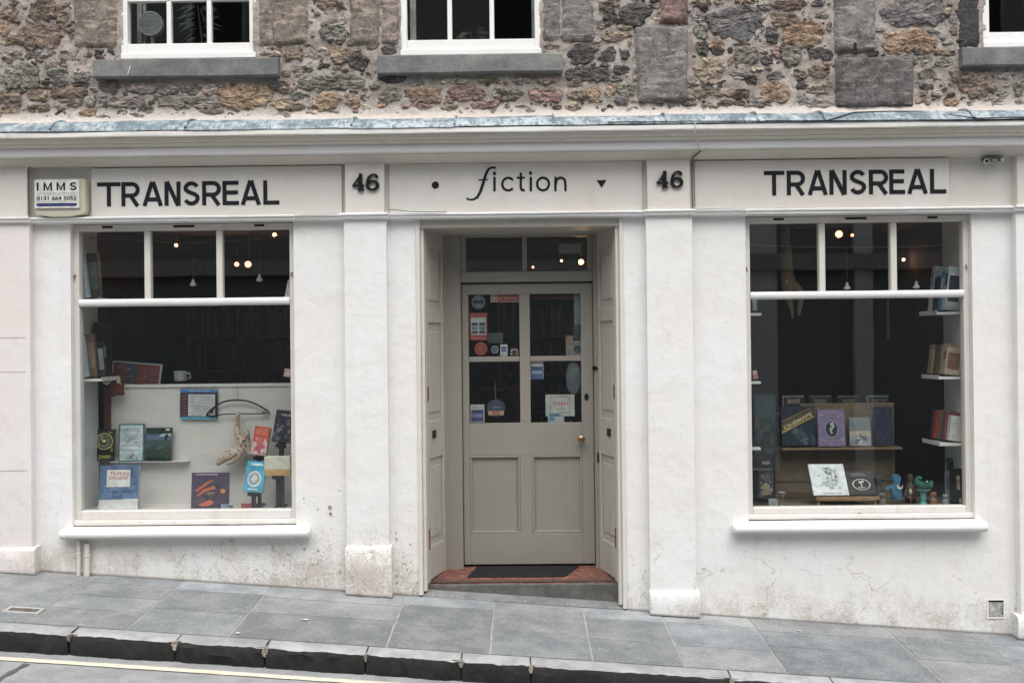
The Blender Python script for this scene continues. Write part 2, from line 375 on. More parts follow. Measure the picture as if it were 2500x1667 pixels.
# paving slabs: joints measured in the photograph, rows per bay
JX = [-5.9,-5.1,-4.25,-3.62,-2.86,-2.13,-1.45,-.80,-.225,.36,.87,1.34,1.88,2.57,3.15,3.9,4.7,5.5]
def groundpt(px, py):
    d = ROT @ Vector(((px-1250)/F, -(py-833.5)/F, -1))
    t = (gz(CAM.x, CAM.y) - CAM.z) / (d.z + .0735*d.x - .045*d.y); p = CAM + d*t
    return p
JPX = [(136,1470),(364,1489),(600,1503),(963,1525),(1202,1531),(1434,1540),(1650,1577),(1887,1592),(2230,1597),(2438,1595)]
JX = [-5.7,-4.9,-4.1] + [groundpt(*q).x for q in JPX] + []
while JX[-1] < 5.2: JX.append(JX[-1] + .62)
ROWS = {2:[-.5], 3:[-.16,-.44,-.72], 4:[-.2,-.62], 5:[-.24,-.56], 6:[-.2,-.62], 7:[-.26,-.60], 8:[-.22,-.64], 9:[-.2,-.66], 10:[-.26,-.55], 11:[-.2,-.62], 12:[-.22,-.5]}
slabn = 0
for i in range(len(JX)-1):
    ys = [.02] + ROWS.get(i, [-.22,-.6]) + [YKI]
    for k in range(len(ys)-1):
        ya, yb = ys[k+1], ys[k]; g_ = .0062; xa, xb = JX[i]+g_, JX[i+1]-g_; ya += g_*.8; yb -= g_*.8
        if k == 0: yb += .03
        mb = MB(); dz = random.uniform(-.0005,.002); tx = random.uniform(-.0004,.0004)
        nx, ny = 6, 4; vs_ = []
        for j in range(ny+1):
            for q in range(nx+1):
                x, y = xa+(xb-xa)*q/nx, ya+(yb-ya)*j/ny
                x += .004*noise.noise(Vector((x*3, y*9, i))) ; y += .004*noise.noise(Vector((x*7, y*3, 4+i)))
                edge = (j in (0, ny) or q in (0, nx))
                vs_.append((x, y, gz(x, y) + dz + tx*(q-3) - (.001 if edge else 0) + .0008*noise.noise(Vector((x*5, y*5, 7)))))
        fs = [(j*(nx+1)+q, j*(nx+1)+q+1, (j+1)*(nx+1)+q+1, (j+1)*(nx+1)+q) for j in range(ny) for q in range(nx)]
        mb.add(vs_, fs)
        rim = [q for q in range(nx+1)] + [j*(nx+1)+nx for j in range(1, ny+1)] + [ny*(nx+1)+q for q in range(nx-1, -1, -1)] + [j*(nx+1) for j in range(ny-1, 0, -1)]
        low = [(vs_[r][0], vs_[r][1], vs_[r][2]-.03) for r in rim]; L = len(rim)
        mb.add([vs_[r] for r in rim] + low, [(a, L+a, L+(a+1)%L, (a+1)%L) for a in range(L)])
        s = mb.build('paving_slab', M_slab, pav, smooth=True, angle=50)
        f_ = random.uniform(.82, 1.14) * (1.12 if k == 0 else 1); wv = random.uniform(-.03, .03); s.color = (f_*(1+wv), f_, f_*(1-wv), 1)
mb = MB(); vs_ = []
for i in range(141):
    x = -7+.1*i; w = .004*noise.noise(Vector((x*9, 3, 3)))
    vs_ += [(x,YKI,gz(x,YKI)-.002+w*.5),(x,YK+.03,gz(x,YK)-.004+w*.5),(x,YK+.034+w,gz(x,YK)-.024),(x,YK+.034+w,gz(x,YK)-.16)]
mb.add(vs_, [(i*4+j, (i+1)*4+j, (i+1)*4+j+1, i*4+j+1) for i in range(140) for j in range(3)])
M_kj = ground_mat('kerb_joint', (.035,.032,.028), (.10,.09,.078), 11, .01, .5, False, (.02,.018,.016), (.34,.31,.28))
M_jm = ground_mat('kerb_mortar', (.16,.135,.11), (.50,.46,.41), 18, .01, .5, False, (.08,.06,.045), (.6,.57,.52))
kerb = struct(mb.build('kerb', M_kj, smooth=True))
def kx(px, py): return groundpt(px, py).x
KJ = [kx(417,1575), kx(641,1588), kx(890,1602), kx(1123,1625), kx(1296,1637), kx(1790,1660)]
KJ = [KJ[0]-.62*i for i in range(5, 0, -1)] + KJ
while KJ[-1] < 5.0: KJ.append(KJ[-1] + random.uniform(.55,.8))
for i in range(len(KJ)-1):
    xa, xb = KJ[i]+random.uniform(.003,.008), KJ[i+1]-random.uniform(.003,.008); mb = MB(); n = 26
    prof = [(YKI-.004, -.004), (YKI-.02, .003), (YK+.05, .002), (YK+.018, -.006), (YK+.003, -.022), (YK, -.05), (YK+.004, -.10), (YK+.01, -.18), (YKI-.004, -.18)]
    o = 0; k = len(prof); vs_ = []
    chip = [random.uniform(0, 1) for _ in range(n+1)]
    for a in range(n+1):
        x = xa+(xb-xa)*a/n; e = min(a, n-a)/n; er = .014*max(0, 1-e*8)*(.4+1.2*abs(noise.noise(Vector((x*13, i, 4)))))
        for j, (y, dz) in enumerate(prof):
            fz = 1 if 3 <= j <= 7 else 0
            nn = noise.noise(Vector((x*7+i*3, j*.9, 2)))*.5 + noise.noise(Vector((x*22, j*1.7, 5)))*.5
            yy = y + fz*.024*nn + (er if 3 <= j <= 7 else 0); zz = dz + (.009*nn if j > 1 else 0) - (er*.35 if 2 <= j <= 4 else 0)
            vs_.append((x, yy, gz(x, y) + zz))
    fs = []; ms = []
    for a in range(n):
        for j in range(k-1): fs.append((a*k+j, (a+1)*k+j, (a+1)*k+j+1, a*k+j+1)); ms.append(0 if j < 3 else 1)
    fs += [tuple(range(k)), tuple(n*k+j for j in reversed(range(k)))]; ms += [1, 1]
    mb.v = vs_; mb.f = fs; mb.m = ms
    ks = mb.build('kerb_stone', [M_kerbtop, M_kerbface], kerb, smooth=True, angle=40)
    if i:                                        # mortar left in the top of each joint
        jm = MB(); xj = KJ[i]; rr = random.Random(i); hj = rr.uniform(.03, .06); wj = rr.uniform(.010, .02); vs_ = []
        for a_, (u, dz) in enumerate(((-.6,.001),(.6,.001),(1,-.012),(.8,-.5*hj),(.5,-hj),(-.4,-hj*.9),(-.9,-.5*hj),(-1,-.014))):
            for yy in (YK+.002+.006*rr.random(), YK+.05): vs_.append((xj+u*wj*rr.uniform(.7,1.2), yy, gz(xj+u*wj, YK)+dz))
        jm.add(vs_, [tuple(range(0,16,2)), tuple(range(15,0,-2))]+[(2*a_, 2*a_+1, (2*a_+3)%16, (2*a_+2)%16) for a_ in range(8)])
        jm.build('joint_mortar', M_jm, kerb)
    f_ = random.uniform(.88, 1.1); ks.color = (f_, f_, f_, 1)

# ------------------------------------------------------------------ the building across the street (seen only as reflections)
opp = thing('tenement_building', 'sandstone building across the road, dimly mirrored in the shop windows', 'building', (0, -12, 0))
mb = MB(); mb.box(-14, 14, -13, -12, -1.5, 9.0); mb.build('wall', mat((.36,.36,.35), .9), opp)
wm = MB(); wm.box(-.55, .55, -12.03, -11.97, 0, 1.8); pm = MB(); pm.box(-.48, .48, -11.995, -11.96, .08, 1.72)
w0 = None
for fz in (4.0, 6.9):
    for k in range(-4, 5):
        w = wm.build('window', mat((.5,.5,.48), .5), opp); p_ = pm.build('pane', mat((.03,.035,.04), .1), w)
        w.location = (k*2.9, 0, fz)
sh = MB(); sh.box(-13.9, 13.9, -11.99, -11.90, -1.2, 3.2); sh.build('shop_panel', mat((.32,.35,.36), .7), opp)
for xx, hw in ((4.59, .25), (6.47, .17), (11.0, .22)):
    c = MB(); c.box(xx-hw, xx+hw, -11.9, -11.75, -1.2, 5.4); c.build('column', mat((.93,.96,.97), .6), opp)
cb = MB(); cb.box(-13.9, 13.9, -11.95, -11.6, 3.2, 3.5); cb.build('cornice', mat((.5,.49,.47), .7), opp)

# ------------------------------------------------------------------ stone building: upper wall
ZL = 3.395                                    # top of flashing at the wall
bld = thing('stone_building', 'rubble stone tenement wall with white sash windows above the pale shopfront', 'building', (0, .1, 0))
WIN = [(-2.815, -1.860), (-.837, .155), (3.250, 4.20)]      # sash windows, x range
WZ = 3.862
ZT = 5.2
def in_win(x, z, m=0):
    return any(a-m < x < b+m and z > WZ-.02-m for a, b in WIN)
mb = MB(); nx, nz = 620, 100; x0, x1, z0, z1 = -5.6, 5.6, 3.36, ZT
def mortar_y(x, z):
    q = Vector((x*5, z*5, 1)); q2 = Vector((x*18, z*18, 4)); q3 = Vector((x*45, z*45, 8))
    fl = max(0, 1-(z-3.385)/.12)
    return -.002 + .012*noise.noise(q) + .012*noise.noise(q2) + .008*noise.noise(q3) - .07*fl*fl
vs_ = [(x0+(x1-x0)*i/nx, 0, z0+(z1-z0)*j/nz) for j in range(nz+1) for i in range(nx+1)]
vs_ = [(x, mortar_y(x, z), z) for x, _, z in vs_]
fs = []
for j in range(nz):
    for i in range(nx):
        xm = x0+(x1-x0)*(i+.5)/nx; zm = z0+(z1-z0)*(j+.5)/nz
        if not in_win(xm, zm, -.012): fs.append((j*(nx+1)+i, j*(nx+1)+i+1, (j+1)*(nx+1)+i+1, (j+1)*(nx+1)+i))
mb.add(vs_, fs); mb.build('mortar_bed', M_mortar, bld, smooth=True, angle=80)
SC = dict(d=(.085,.078,.074), g=(.185,.172,.16), b=(.19,.148,.115), t=(.33,.27,.21), o=(.34,.245,.17), r=(.25,.17,.155), p=(.28,.235,.215), n=(.20,.188,.163), l=(.42,.38,.33), k=(.15,.142,.142), q=(.26,.225,.19), v=(.235,.222,.212))
placed = []
nst = [0]
def stone_mesh(mb, cx, cz, w, h, rot, n_, d, seed, seg=None):
    rr = random.Random(int(seed*1000)); nc = rr.randint(6, 9)
    ang = [2*pi*(k+rr.uniform(-.30, .30))/nc for k in range(nc)]
    def se(a):
        ca, sa = cos(a), sin(a); r = (abs(ca)**n_+abs(sa)**n_)**(-1/n_)
        return r*ca*w/2, r*sa*h/2
    cor = []
    for a in ang:
        f = rr.uniform(.86, 1.10); u, v = se(a); cor.append((u*f, v*f))
    big = max(w, h); fine = big > .085
    out = []
    for k in range(nc):
        (a0, b0), (a1, b1) = cor[k], cor[(k+1) % nc]
        per = max(2, min(6, int(math.hypot(a1-a0, b1-b0)/.013)))
        for q in range(per):
            t = q/per; j = (rr.uniform(-.07, .07) if q else 0); out.append((a0+(a1-a0)*t+(b1-b0)*j, b0+(b1-b0)*t-(a1-a0)*j))
    seg = len(out); tx, tz = rr.uniform(-.6, .6), rr.uniform(-.9, .3)
    rings = [(1.06, .014), (1.0, -.25*d), (.93, -.82*d)] + ([(.80, -.98*d), (.64, -1.0*d), (.48, -1.0*d), (.32, -1.0*d), (.16, -1.0*d)] if fine else [(.62, -1.0*d), (.28, -1.0*d)])
    vs_ = []
    for i, (r, y) in enumerate(rings):
        for k in range(seg):
            u, v = out[k][0]*r, out[k][1]*r
            X = cx + u*cos(rot) - v*sin(rot); Z = cz + u*sin(rot) + v*cos(rot)
            q1 = Vector((X*13, Z*20, seed)); q2 = Vector((X*34, Z*50, seed)); q3 = Vector((X*80, Z*95, seed))
            yy = y
            if i >= 2: yy += d*(tx*u/w + tz*v/h)*1.1 + .012*noise.noise(q1) + .009*noise.noise(q2) + .006*noise.noise(q3) + .010*abs(noise.noise(q2*.6))
            elif i == 1: yy += d*.35*noise.noise(q2)
            jm = min(w, h)
            X += .12*jm*noise.noise(q2+Vector((3,3,3)))*(1 if 0 < i < 4 else .5); Z += .12*jm*noise.noise(q2+Vector((8,1,6)))*(1 if 0 < i < 4 else .5)
            vs_.append((X, min(yy, .014), Z))
    vs_.append((cx, -d*1.0 + d*.4*noise.noise(Vector((cx*14, cz*14, seed))), cz))
    fs = []
    for i in range(len(rings)-1):
        for k in range(seg): fs.append((i*seg+k, i*seg+(k+1)%seg, (i+1)*seg+(k+1)%seg, (i+1)*seg+k))
    c = len(vs_)-1; b_ = (len(rings)-1)*seg
    for k in range(seg): fs.append((b_+k, b_+(k+1)%seg, c))
    mb.add(vs_, fs)
def stone(cx, cz, w, h, c, rot=0, n_=2.6, d=None):
    if d is None: d = .016 + .20*min(w, h)**1.0*.35 + random.uniform(0, .012)
    d = min(d*.62, .034); mb = MB(); nst[0] += 1
    stone_mesh(mb, cx, cz, w, h, rot, n_, d, nst[0]*1.37)
    o = mb.build('stone', M_stone, bld, fixn=False)
    fv = random.uniform(1.15, 1.7) if max(c) < .3 else random.uniform(.95, 1.25); o.color = (*[max(.02, v*fv*random.uniform(.97, 1.03)) for v in c], 1)
    placed.append((cx, cz, w, h))
def block(x0, x1, z0, z1, c, d=.03, taper=0):
    mb = MB(); nx, nz = max(4, int((x1-x0)/.022)), max(4, int((z1-z0)/.022)); sd_ = random.uniform(0, 50); vs_ = []
    for j in range(nz+1):
        for i in range(nx+1):
            u, v = i/nx, j/nz
            xl = x0 + taper*(1-v); x = xl+(x1-xl)*u; z = z0+(z1-z0)*v
            e = min(u*(x1-x0), (1-u)*(x1-x0), v*(z1-z0), (1-v)*(z1-z0))
            rnd = max(0, 1-e/.022)
            x += .007*noise.noise(Vector((z*9, sd_, u*3))); z += .007*noise.noise(Vector((x*9, sd_+5, v*3)))
            y = -d + d*.9*rnd*rnd + .005*noise.noise(Vector((x*9, z*9, sd_))) + .006*noise.noise(Vector((x*28, z*28, sd_))) + .003*noise.noise(Vector((x*60, z*60, sd_)))
            vs_.append((x, y, z))
    mb.add(vs_, [(j*(nx+1)+i, j*(nx+1)+i+1, (j+1)*(nx+1)+i+1, (j+1)*(nx+1)+i) for j in range(nz) for i in range(nx)])
    rim = [q for q in range(nx+1)] + [j*(nx+1)+nx for j in range(1, nz+1)] + [nz*(nx+1)+q for q in range(nx-1, -1, -1)] + [j*(nx+1) for j in range(nz-1, 0, -1)]
    L = len(rim); mb.add([vs_[r] for r in rim] + [(vs_[r][0], .03, vs_[r][2]) for r in rim], [(a, L+a, L+(a+1)%L, (a+1)%L) for a in range(L)])
    o = mb.build('dressed_block', M_block, bld, fixn=False, smooth=True, angle=60); o.color = (*c, 1)
    placed.append(((x0+x1)/2, (z0+z1)/2, (x1-x0)*1.1, (z1-z0)*1.08))
def zblock(reg, xa, xb, ya, yb, c, d=.03, top=None, taper=0):
    (a, zt), (b, zb) = zp(reg, xa, ya, -.02), zp(reg, xb, yb, -.02)
    block(a, b, zb, top if top else zt, SC[c] if isinstance(c, str) else c, d, taper)
zblock(ZA, 462, 742, 0, 305, 'q', .025, 4.75); zblock(ZA, 1742, 1965, 0, 285, 'q', .03, 4.6); zblock(ZA, 1646, 1738, 0, 285, 'p', .022, 4.9)
zblock(ZB, 140, 330, 0, 282, 'q', .03, 4.6); zblock(ZB, 336, 458, 0, 290, 'p', .022, 4.8)
zblock(ZB, 1374, 1484, 0, 262, 'v', .022, 4.7); zblock(ZB, 1492, 1702, 0, 262, 'v', .03, 4.5)
zblock(ZB, 2118, 2302, 0, 150, 'r', .035, 4.75); zblock(ZB, 1950, 2304, 166, 655, 'v', .04, None, .03)
zblock(ZC, 1142, 1412, 0, 338, 'v', .035, 4.65); zblock(ZC, 1150, 1655, 362, 690, 'k', .042, None, 0)
zblock(ZC, 1942, 2076, -40, 303, (.045,.046,.048), .012, 5.0)
TA = """50,75,120,70,b 260,70,175,135,b 385,105,92,72,b 220,225,330,165,b 20,180,62,92,o 40,265,92,52,t 70,350,150,52,n 240,345,165,44,g 425,352,112,58,n 330,412,105,48,p 540,345,76,44,b
660,350,118,74,d 135,482,225,165,n 370,462,135,62,n 370,522,100,48,g 520,480,118,50,n 510,535,104,42,d 480,395,62,38,r 380,408,120,44,g 60,625,150,66,t 225,602,132,62,b 430,596,230,84,b
60,705,132,60,t 240,690,142,52,b 380,727,84,36,d 555,717,112,50,o 450,655,140,48,n 570,640,62,66,l 700,552,140,70,d 900,562,190,62,p 1065,570,132,72,g 1215,566,122,62,g 1345,570,104,62,p
640,642,70,72,g 810,656,255,76,g 960,660,42,34,d 1200,652,400,84,n 780,718,84,34,g 910,697,150,44,n 1125,730,112,24,n 1335,715,182,34,p 1570,632,330,165,o 1760,545,120,60,d 1815,572,100,40,b
1910,612,120,48,g 1800,662,150,74,t 2080,642,172,108,o 2252,662,100,72,o 1900,680,92,42,b 1720,330,142,56,p 1870,342,112,90,b 2010,330,172,82,q 2172,352,140,104,t 2272,392,150,112,d
1930,442,122,42,g 2100,522,420,92,n 2110,40,182,92,b 2110,190,172,124,g 2178,130,52,42,l 1825,470,60,40,b 280,525,52,30,b 310,555,70,30,b 700,50,30,90,d"""
TB = """390,318,92,52,d 410,502,180,40,d 600,602,242,92,b 815,516,190,34,l 1040,516,172,32,t 1240,516,122,40,p 1400,512,122,36,q 885,592,222,86,r 1150,602,192,72,n 1390,604,215,82,r 575,682,202,44,r
1000,666,192,50,r 395,600,142,88,n 350,662,82,48,o 1592,602,112,58,t 1700,592,92,102,o 1808,570,70,90,t 1900,560,112,78,n 1972,478,50,60,p 1620,342,182,124,d 1800,346,92,92,d 1896,346,72,66,d
1670,470,282,92,d 1872,445,112,62,d 1830,232,172,62,t 1960,82,205,140,d 1802,112,102,114,d 1780,38,102,56,b 1430,302,112,46,l 1742,155,62,52,g 1900,172,92,30,t 1580,530,110,40,t 1790,702,92,26,t 780,680,110,32,t 1240,680,90,24,l"""
TC = """285,55,102,46,d 300,15,122,26,t 275,112,82,52,g 290,190,92,100,g 515,132,345,205,k 600,20,102,40,b 700,42,92,40,g 860,26,222,62,b 1040,20,92,40,d 1062,92,92,40,g 815,122,202,82,b 745,218,86,92,d
970,218,252,142,o 1112,166,42,52,g 395,285,92,66,o 300,302,72,82,d 405,322,84,50,d 480,320,32,42,d 550,275,112,28,t 590,352,152,118,n 790,332,92,70,r 872,358,124,120,n 718,382,84,62,d 1056,346,142,82,d
350,442,192,162,t 486,390,46,62,b 370,546,152,36,d 335,590,205,52,t 525,590,150,52,b 540,478,112,56,n 602,505,102,62,d 770,482,110,60,g 770,582,172,130,o 660,632,82,40,l 925,536,102,62,d 920,470,112,48,b
1047,456,132,72,b 1050,568,162,58,q 1022,662,232,60,g 660,682,172,48,g 540,656,82,28,b 380,690,80,26,t 930,612,62,38,l 1640,80,390,175,k 1620,264,330,132,o 1694,326,92,40,g 1700,386,144,56,n 1852,396,120,60,n
1852,335,122,30,b 1905,150,50,140,g 1740,470,102,58,n 1735,555,84,40,d 1930,472,92,84,p 2070,542,235,155,b 1712,652,112,60,t 1896,652,94,50,o 2050,666,112,48,g 2182,652,162,58,l 2250,482,104,42,l 2222,592,100,46,l
2330,560,62,100,g 1802,592,62,48,l 1805,502,56,36,q 2330,660,60,50,g"""
for reg, T in ((ZA, TA), (ZB, TB), (ZC, TC)):
    for tok in T.split():
        q = tok.split(','); x, y, w, h = map(float, q[:4])
        px_, pz_ = zp(reg, x, y, -.02); k = .38265/350
        if in_win(px_, pz_, 0): continue
        big = w*h > 20000
        stone(px_, pz_, w*k*1.10, h*k*1.14, SC[q[4]], random.uniform(-.10, .10) if not big else random.uniform(-.05, .05), random.uniform(3.0, 5.0) if not big else 4.2)
# small pinnings in the joints between the big stones
SILLS = [(-2.99, -1.688), (-.995, .301), (3.075, 4.4)]
def free(x, z, w, h, m=.85):
    if in_win(x, z, .06): return False
    for a, b in SILLS:
        if a-.04-w/2 < x < b+.04+w/2 and 3.69-h/2 < z < 3.87+h/2: return False
    for (cx, cz, ww, hh) in placed:
        dx = abs(x-cx)/((w+ww)/2*m); dz = abs(z-cz)/((h+hh)/2*m)
        if dx**2.4+dz**2.4 < 1: return False
    return True
tries = 0
while nst[0] < 290 and tries < 60000:
    tries += 1
    x, z = random.uniform(-3.75, 3.65), random.uniform(3.44, 4.28)
    big = tries < 4000; w = random.uniform(.06, .16) if big else random.uniform(.025, .085); h = w*random.uniform(.35, .75)
    if free(x, z, w, h, .9): stone(x, z, w, h, SC[random.choice('dgggbbttnqqpll')], random.uniform(-.3, .3), random.uniform(2, 3))
mb = MB(); cnt = 0; tries = 0; tint = []
while cnt < 330 and tries < 60000:                          # masonry beyond the picture's edge and the last small pinnings
    tries += 1; inside = tries % 3 > 0
    if inside: x, z, w = random.uniform(-3.7, 3.6), random.uniform(3.43, 4.28), random.uniform(.018, .055)
    else:
        x, z, w = random.uniform(-5.5, 5.5), random.uniform(3.47, ZT-.05), random.uniform(.08, .3)
        if -3.8 < x < 3.7 and z < 4.33: continue
    h = w*random.uniform(.4, .75)
    if free(x, z, w, h, .95):
        cnt += 1; n0 = len(mb.v); stone_mesh(mb, x, z, w, h, random.uniform(-.3, .3), 2.6, .014 if inside else .035, cnt*2.1, 10); tint += [SC[random.choice('dgggbbttnqqpll')]]*(len(mb.v)-n0); placed.append((x, z, w, h))
o = mb.build('rubble', M_rubble, bld, fixn=False, kind='stuff')
ca = o.data.color_attributes.new('tint', 'FLOAT_COLOR', 'POINT'); ca.data.foreach_set('color', [c for t in tint for c in (*t, 1)])
# notch hole cut in a dressed block, plugged dark
mb = MB(); c_ = zp(ZC, 1275, 300, -.04); mb.ell(c_[0], c_[1]+.012, .0115, .02, -.0395, -.02); mb.box(c_[0]-.0115, c_[0]+.0115, -.0392, -.02, c_[1]-.02, c_[1]+.012)
mb.build('beam_notch', mat((.03,.028,.026), .95), bld)

def sash(i, a, b, ztop, bars, left_open=None):
    w = MB(); s_ = .045
    w.box(a, a+s_, .0, .07, WZ+.03, ztop); w.box(b-s_, b, .0, .07, WZ+.03, ztop)
    w.box(a+.0, b-.0, -.012, .075, WZ-.006, WZ+.034)
    w.box(a+s_, b-s_, .004, .066, WZ+.034, WZ+.105)
    win = w.build('window', M_upw, bld, bevel=.003)
    bw = (b-a-2*s_)
    xs = [a+s_] + [a+s_+bw*q for q in bars] + [b-s_]
    for q in xs[1:-1]:
        g = MB(); g.box(q-.016, q+.016, .012, .055, WZ+.105, ztop); g.build('glazing_bar', M_upw, win, bevel=.003)
    g = MB(); zt2 = WZ+.42; g.box(a+s_, b-s_, .012, .055, zt2-.012, zt2+.02); g.build('glazing_bar', M_upw, win, bevel=.003)
    for q in range(len(xs)-1):
        for za, zb in ((WZ+.1, zt2-.01), (zt2+.01, ztop)):
            g = MB(); g.box(xs[q]+.01, xs[q+1]-.01, .034, .038, za, zb); g.build('pane', M_glass, win)
    sl = MB(); pr = [(.05, 3.853), (-.055, 3.842), (-.066, 3.835), (-.068, 3.78), (-.066, 3.722), (-.055, 3.714), (.05, 3.712)]
    sl.sweep(pr, SILLS[i][0], SILLS[i][1], 40, .004, seed=i*7); sl.build('sill', M_sill, win, smooth=True)
    return win
for i, (a, b) in enumerate(WIN): sash(i, a, b, ZT, (.335, .665))
# rooms behind the sashes
for i, (a, b) in enumerate(WIN):
    r = MB(); r.add([(a-.1,.09,WZ-.1),(b+.1,.09,WZ-.1),(b+.3,2.5,WZ-.1),(a-.3,2.5,WZ-.1),(a-.1,.09,ZT+.2),(b+.1,.09,ZT+.2),(b+.3,2.5,ZT+.2),(a-.3,2.5,ZT+.2)],
        [(0,1,2,3),(4,7,6,5),(1,5,6,2),(2,6,7,3),(3,7,4,0)])
    struct(r.build('interior_wall', mat((.06,.055,.045), .9), fixn=False))
cap = MB(); cap.box(-5.6, 5.6, .02, 3, ZT, ZT+.1); cap.build('wall_head', M_sill, bld)

# ------------------------------------------------------------------ shopfront
shop = thing('shopfront', 'pale painted shopfront with two display windows, pilasters and recessed door', 'shopfront', (0, 0, 0))
XE = 5.6
# rendered wall round the openings
WL_, WR_ = (-3.188, -1.607), (1.573, 3.152); DO = (-.745, .716); ZW0, ZW1 = .563, 2.69
def wallpiece(xa, xb, za, zb):
    mb = MB()
    n = max(1, int((xb-xa)/.35))
    for i in range(n):
        xx, xy = xa+(xb-xa)*i/n, xa+(xb-xa)*(i+1)/n
        mb.add([(xx,0,za if za is not None else gz(xx)-.05),(xy,0,za if za is not None else gz(xy)-.05),(xy,.12,za if za is not None else gz(xy)-.05),(xx,.12,za if za is not None else gz(xx)-.05),(xx,0,zb),(xy,0,zb),(xy,.12,zb),(xx,.12,zb)],
               [(0,1,5,4),(2,3,7,6),(0,3,2,1),(4,5,6,7)] + ([(3,0,4,7)] if i == 0 else []) + ([(1,2,6,5)] if i == n-1 else []))
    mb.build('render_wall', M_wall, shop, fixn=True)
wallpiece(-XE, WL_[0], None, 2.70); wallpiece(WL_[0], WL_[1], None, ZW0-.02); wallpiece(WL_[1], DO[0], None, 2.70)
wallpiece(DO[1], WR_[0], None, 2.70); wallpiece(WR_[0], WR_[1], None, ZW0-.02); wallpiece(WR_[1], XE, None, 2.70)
mb = MB(); mb.box(-XE, XE, .0, .12, 2.70, 3.42); mb.build('fascia', M_sign, shop)
# cornice in its courses
mb = MB(); pr = [(.0,3.30),(-.262,3.286),(-.282,3.284),(-.284,3.268),(-.282,3.253),(-.272,3.250),(-.262,3.247),(-.0,3.247)]
mb.sweep(pr, -XE, XE, 260, .0035, seed=2); mb.build('cornice_lip', M_lip, shop, smooth=True, angle=40)
mb = MB(); pr = [(0,3.247),(-.262,3.247),(-.262,3.238),(-.250,3.236),(-.246,3.228),(-.236,3.221),(-.224,3.217),(-.224,3.211),(-.214,3.209),(-.205,3.204),(-.196,3.197),(0,3.197)]
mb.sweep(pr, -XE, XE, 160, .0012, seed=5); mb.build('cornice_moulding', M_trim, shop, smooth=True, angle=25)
mb = MB(); pr = [(0,3.197),(-.180,3.197),(-.182,3.192),(-.182,3.146),(-.178,3.142),(-.150,3.140),(0,3.140)]
mb.sweep(pr, -XE, XE, 160, .0015, seed=8); mb.build('cornice_band', M_white, shop, smooth=True, angle=30)
mb = MB(); pr = [(0,3.140),(-.146,3.140),(-.144,3.133),(-.118,3.128),(-.098,3.120),(-.082,3.110),(-.072,3.100),(-.068,3.092),(0,3.092)]
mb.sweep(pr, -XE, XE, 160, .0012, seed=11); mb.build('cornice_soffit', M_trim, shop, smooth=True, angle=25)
# lead flashing in sheets
LJ = [-5.6,-4.9,-4.2,-3.2,-2.28,-1.15,-.45,.22,.98,1.6,2.05,3.05,3.9,4.7,5.6]
for i in range(len(LJ)-1):
    mb = MB(); j = random.uniform(-.004, .004)
    pr = [(.03,3.42),(-.04,3.405+j),(-.16,3.382+j),(-.225,3.352+j),(-.262,3.322),(-.282,3.302),(-.288,3.292),(-.286,3.288),(-.15,3.296),(.03,3.30)]
    a, b = LJ[i], LJ[i+1]+.006
    mb.sweep(pr, a, b, max(8, int((b-a)/.03)), .006, seed=i*13); mb.build('lead_sheet', M_lead, shop, smooth=True, angle=60)
    mb = MB(); mb.tube([(b, .0, 3.412), (b, -.06, 3.408), (b, -.16, 3.39), (b, -.23, 3.358), (b, -.284, 3.306)], .008, 8); mb.build('lead_roll', M_lead, shop, smooth=True)
# architrave moulding, breaking forward over the pilasters
def arch(xa, xb, off, seed):
    mb = MB(); o = off
    pr = [(0,2.742),(-.052-o,2.742),(-.064-o,2.740),(-.071-o,2.733),(-.071-o,2.727),(-.066-o,2.721),(-.058-o,2.720),(-.060-o,2.714),(-.060-o,2.708),(-.055-o,2.702),(-.046-o,2.699),(-.035-o,2.698),(0,2.698)]
    mb.sweep(pr, xa, xb, max(6, int((xb-xa)/.05)), .0018, seed=seed); mb.build('architrave', M_white, shop, smooth=True, angle=30)
PIL = [(-XE, -3.447), (-1.240, -.942), (.868, 1.190), (3.43, XE)]
cuts = [(-XE, -3.435, .03), (-3.435, -1.258, 0), (-1.258, -.925, .035), (-.925, .852, 0), (.852, 1.206, .035), (1.206, 3.415, 0), (3.415, XE, .03)]
for i, (a, b, o) in enumerate(cuts): arch(a, b, o, i*4)
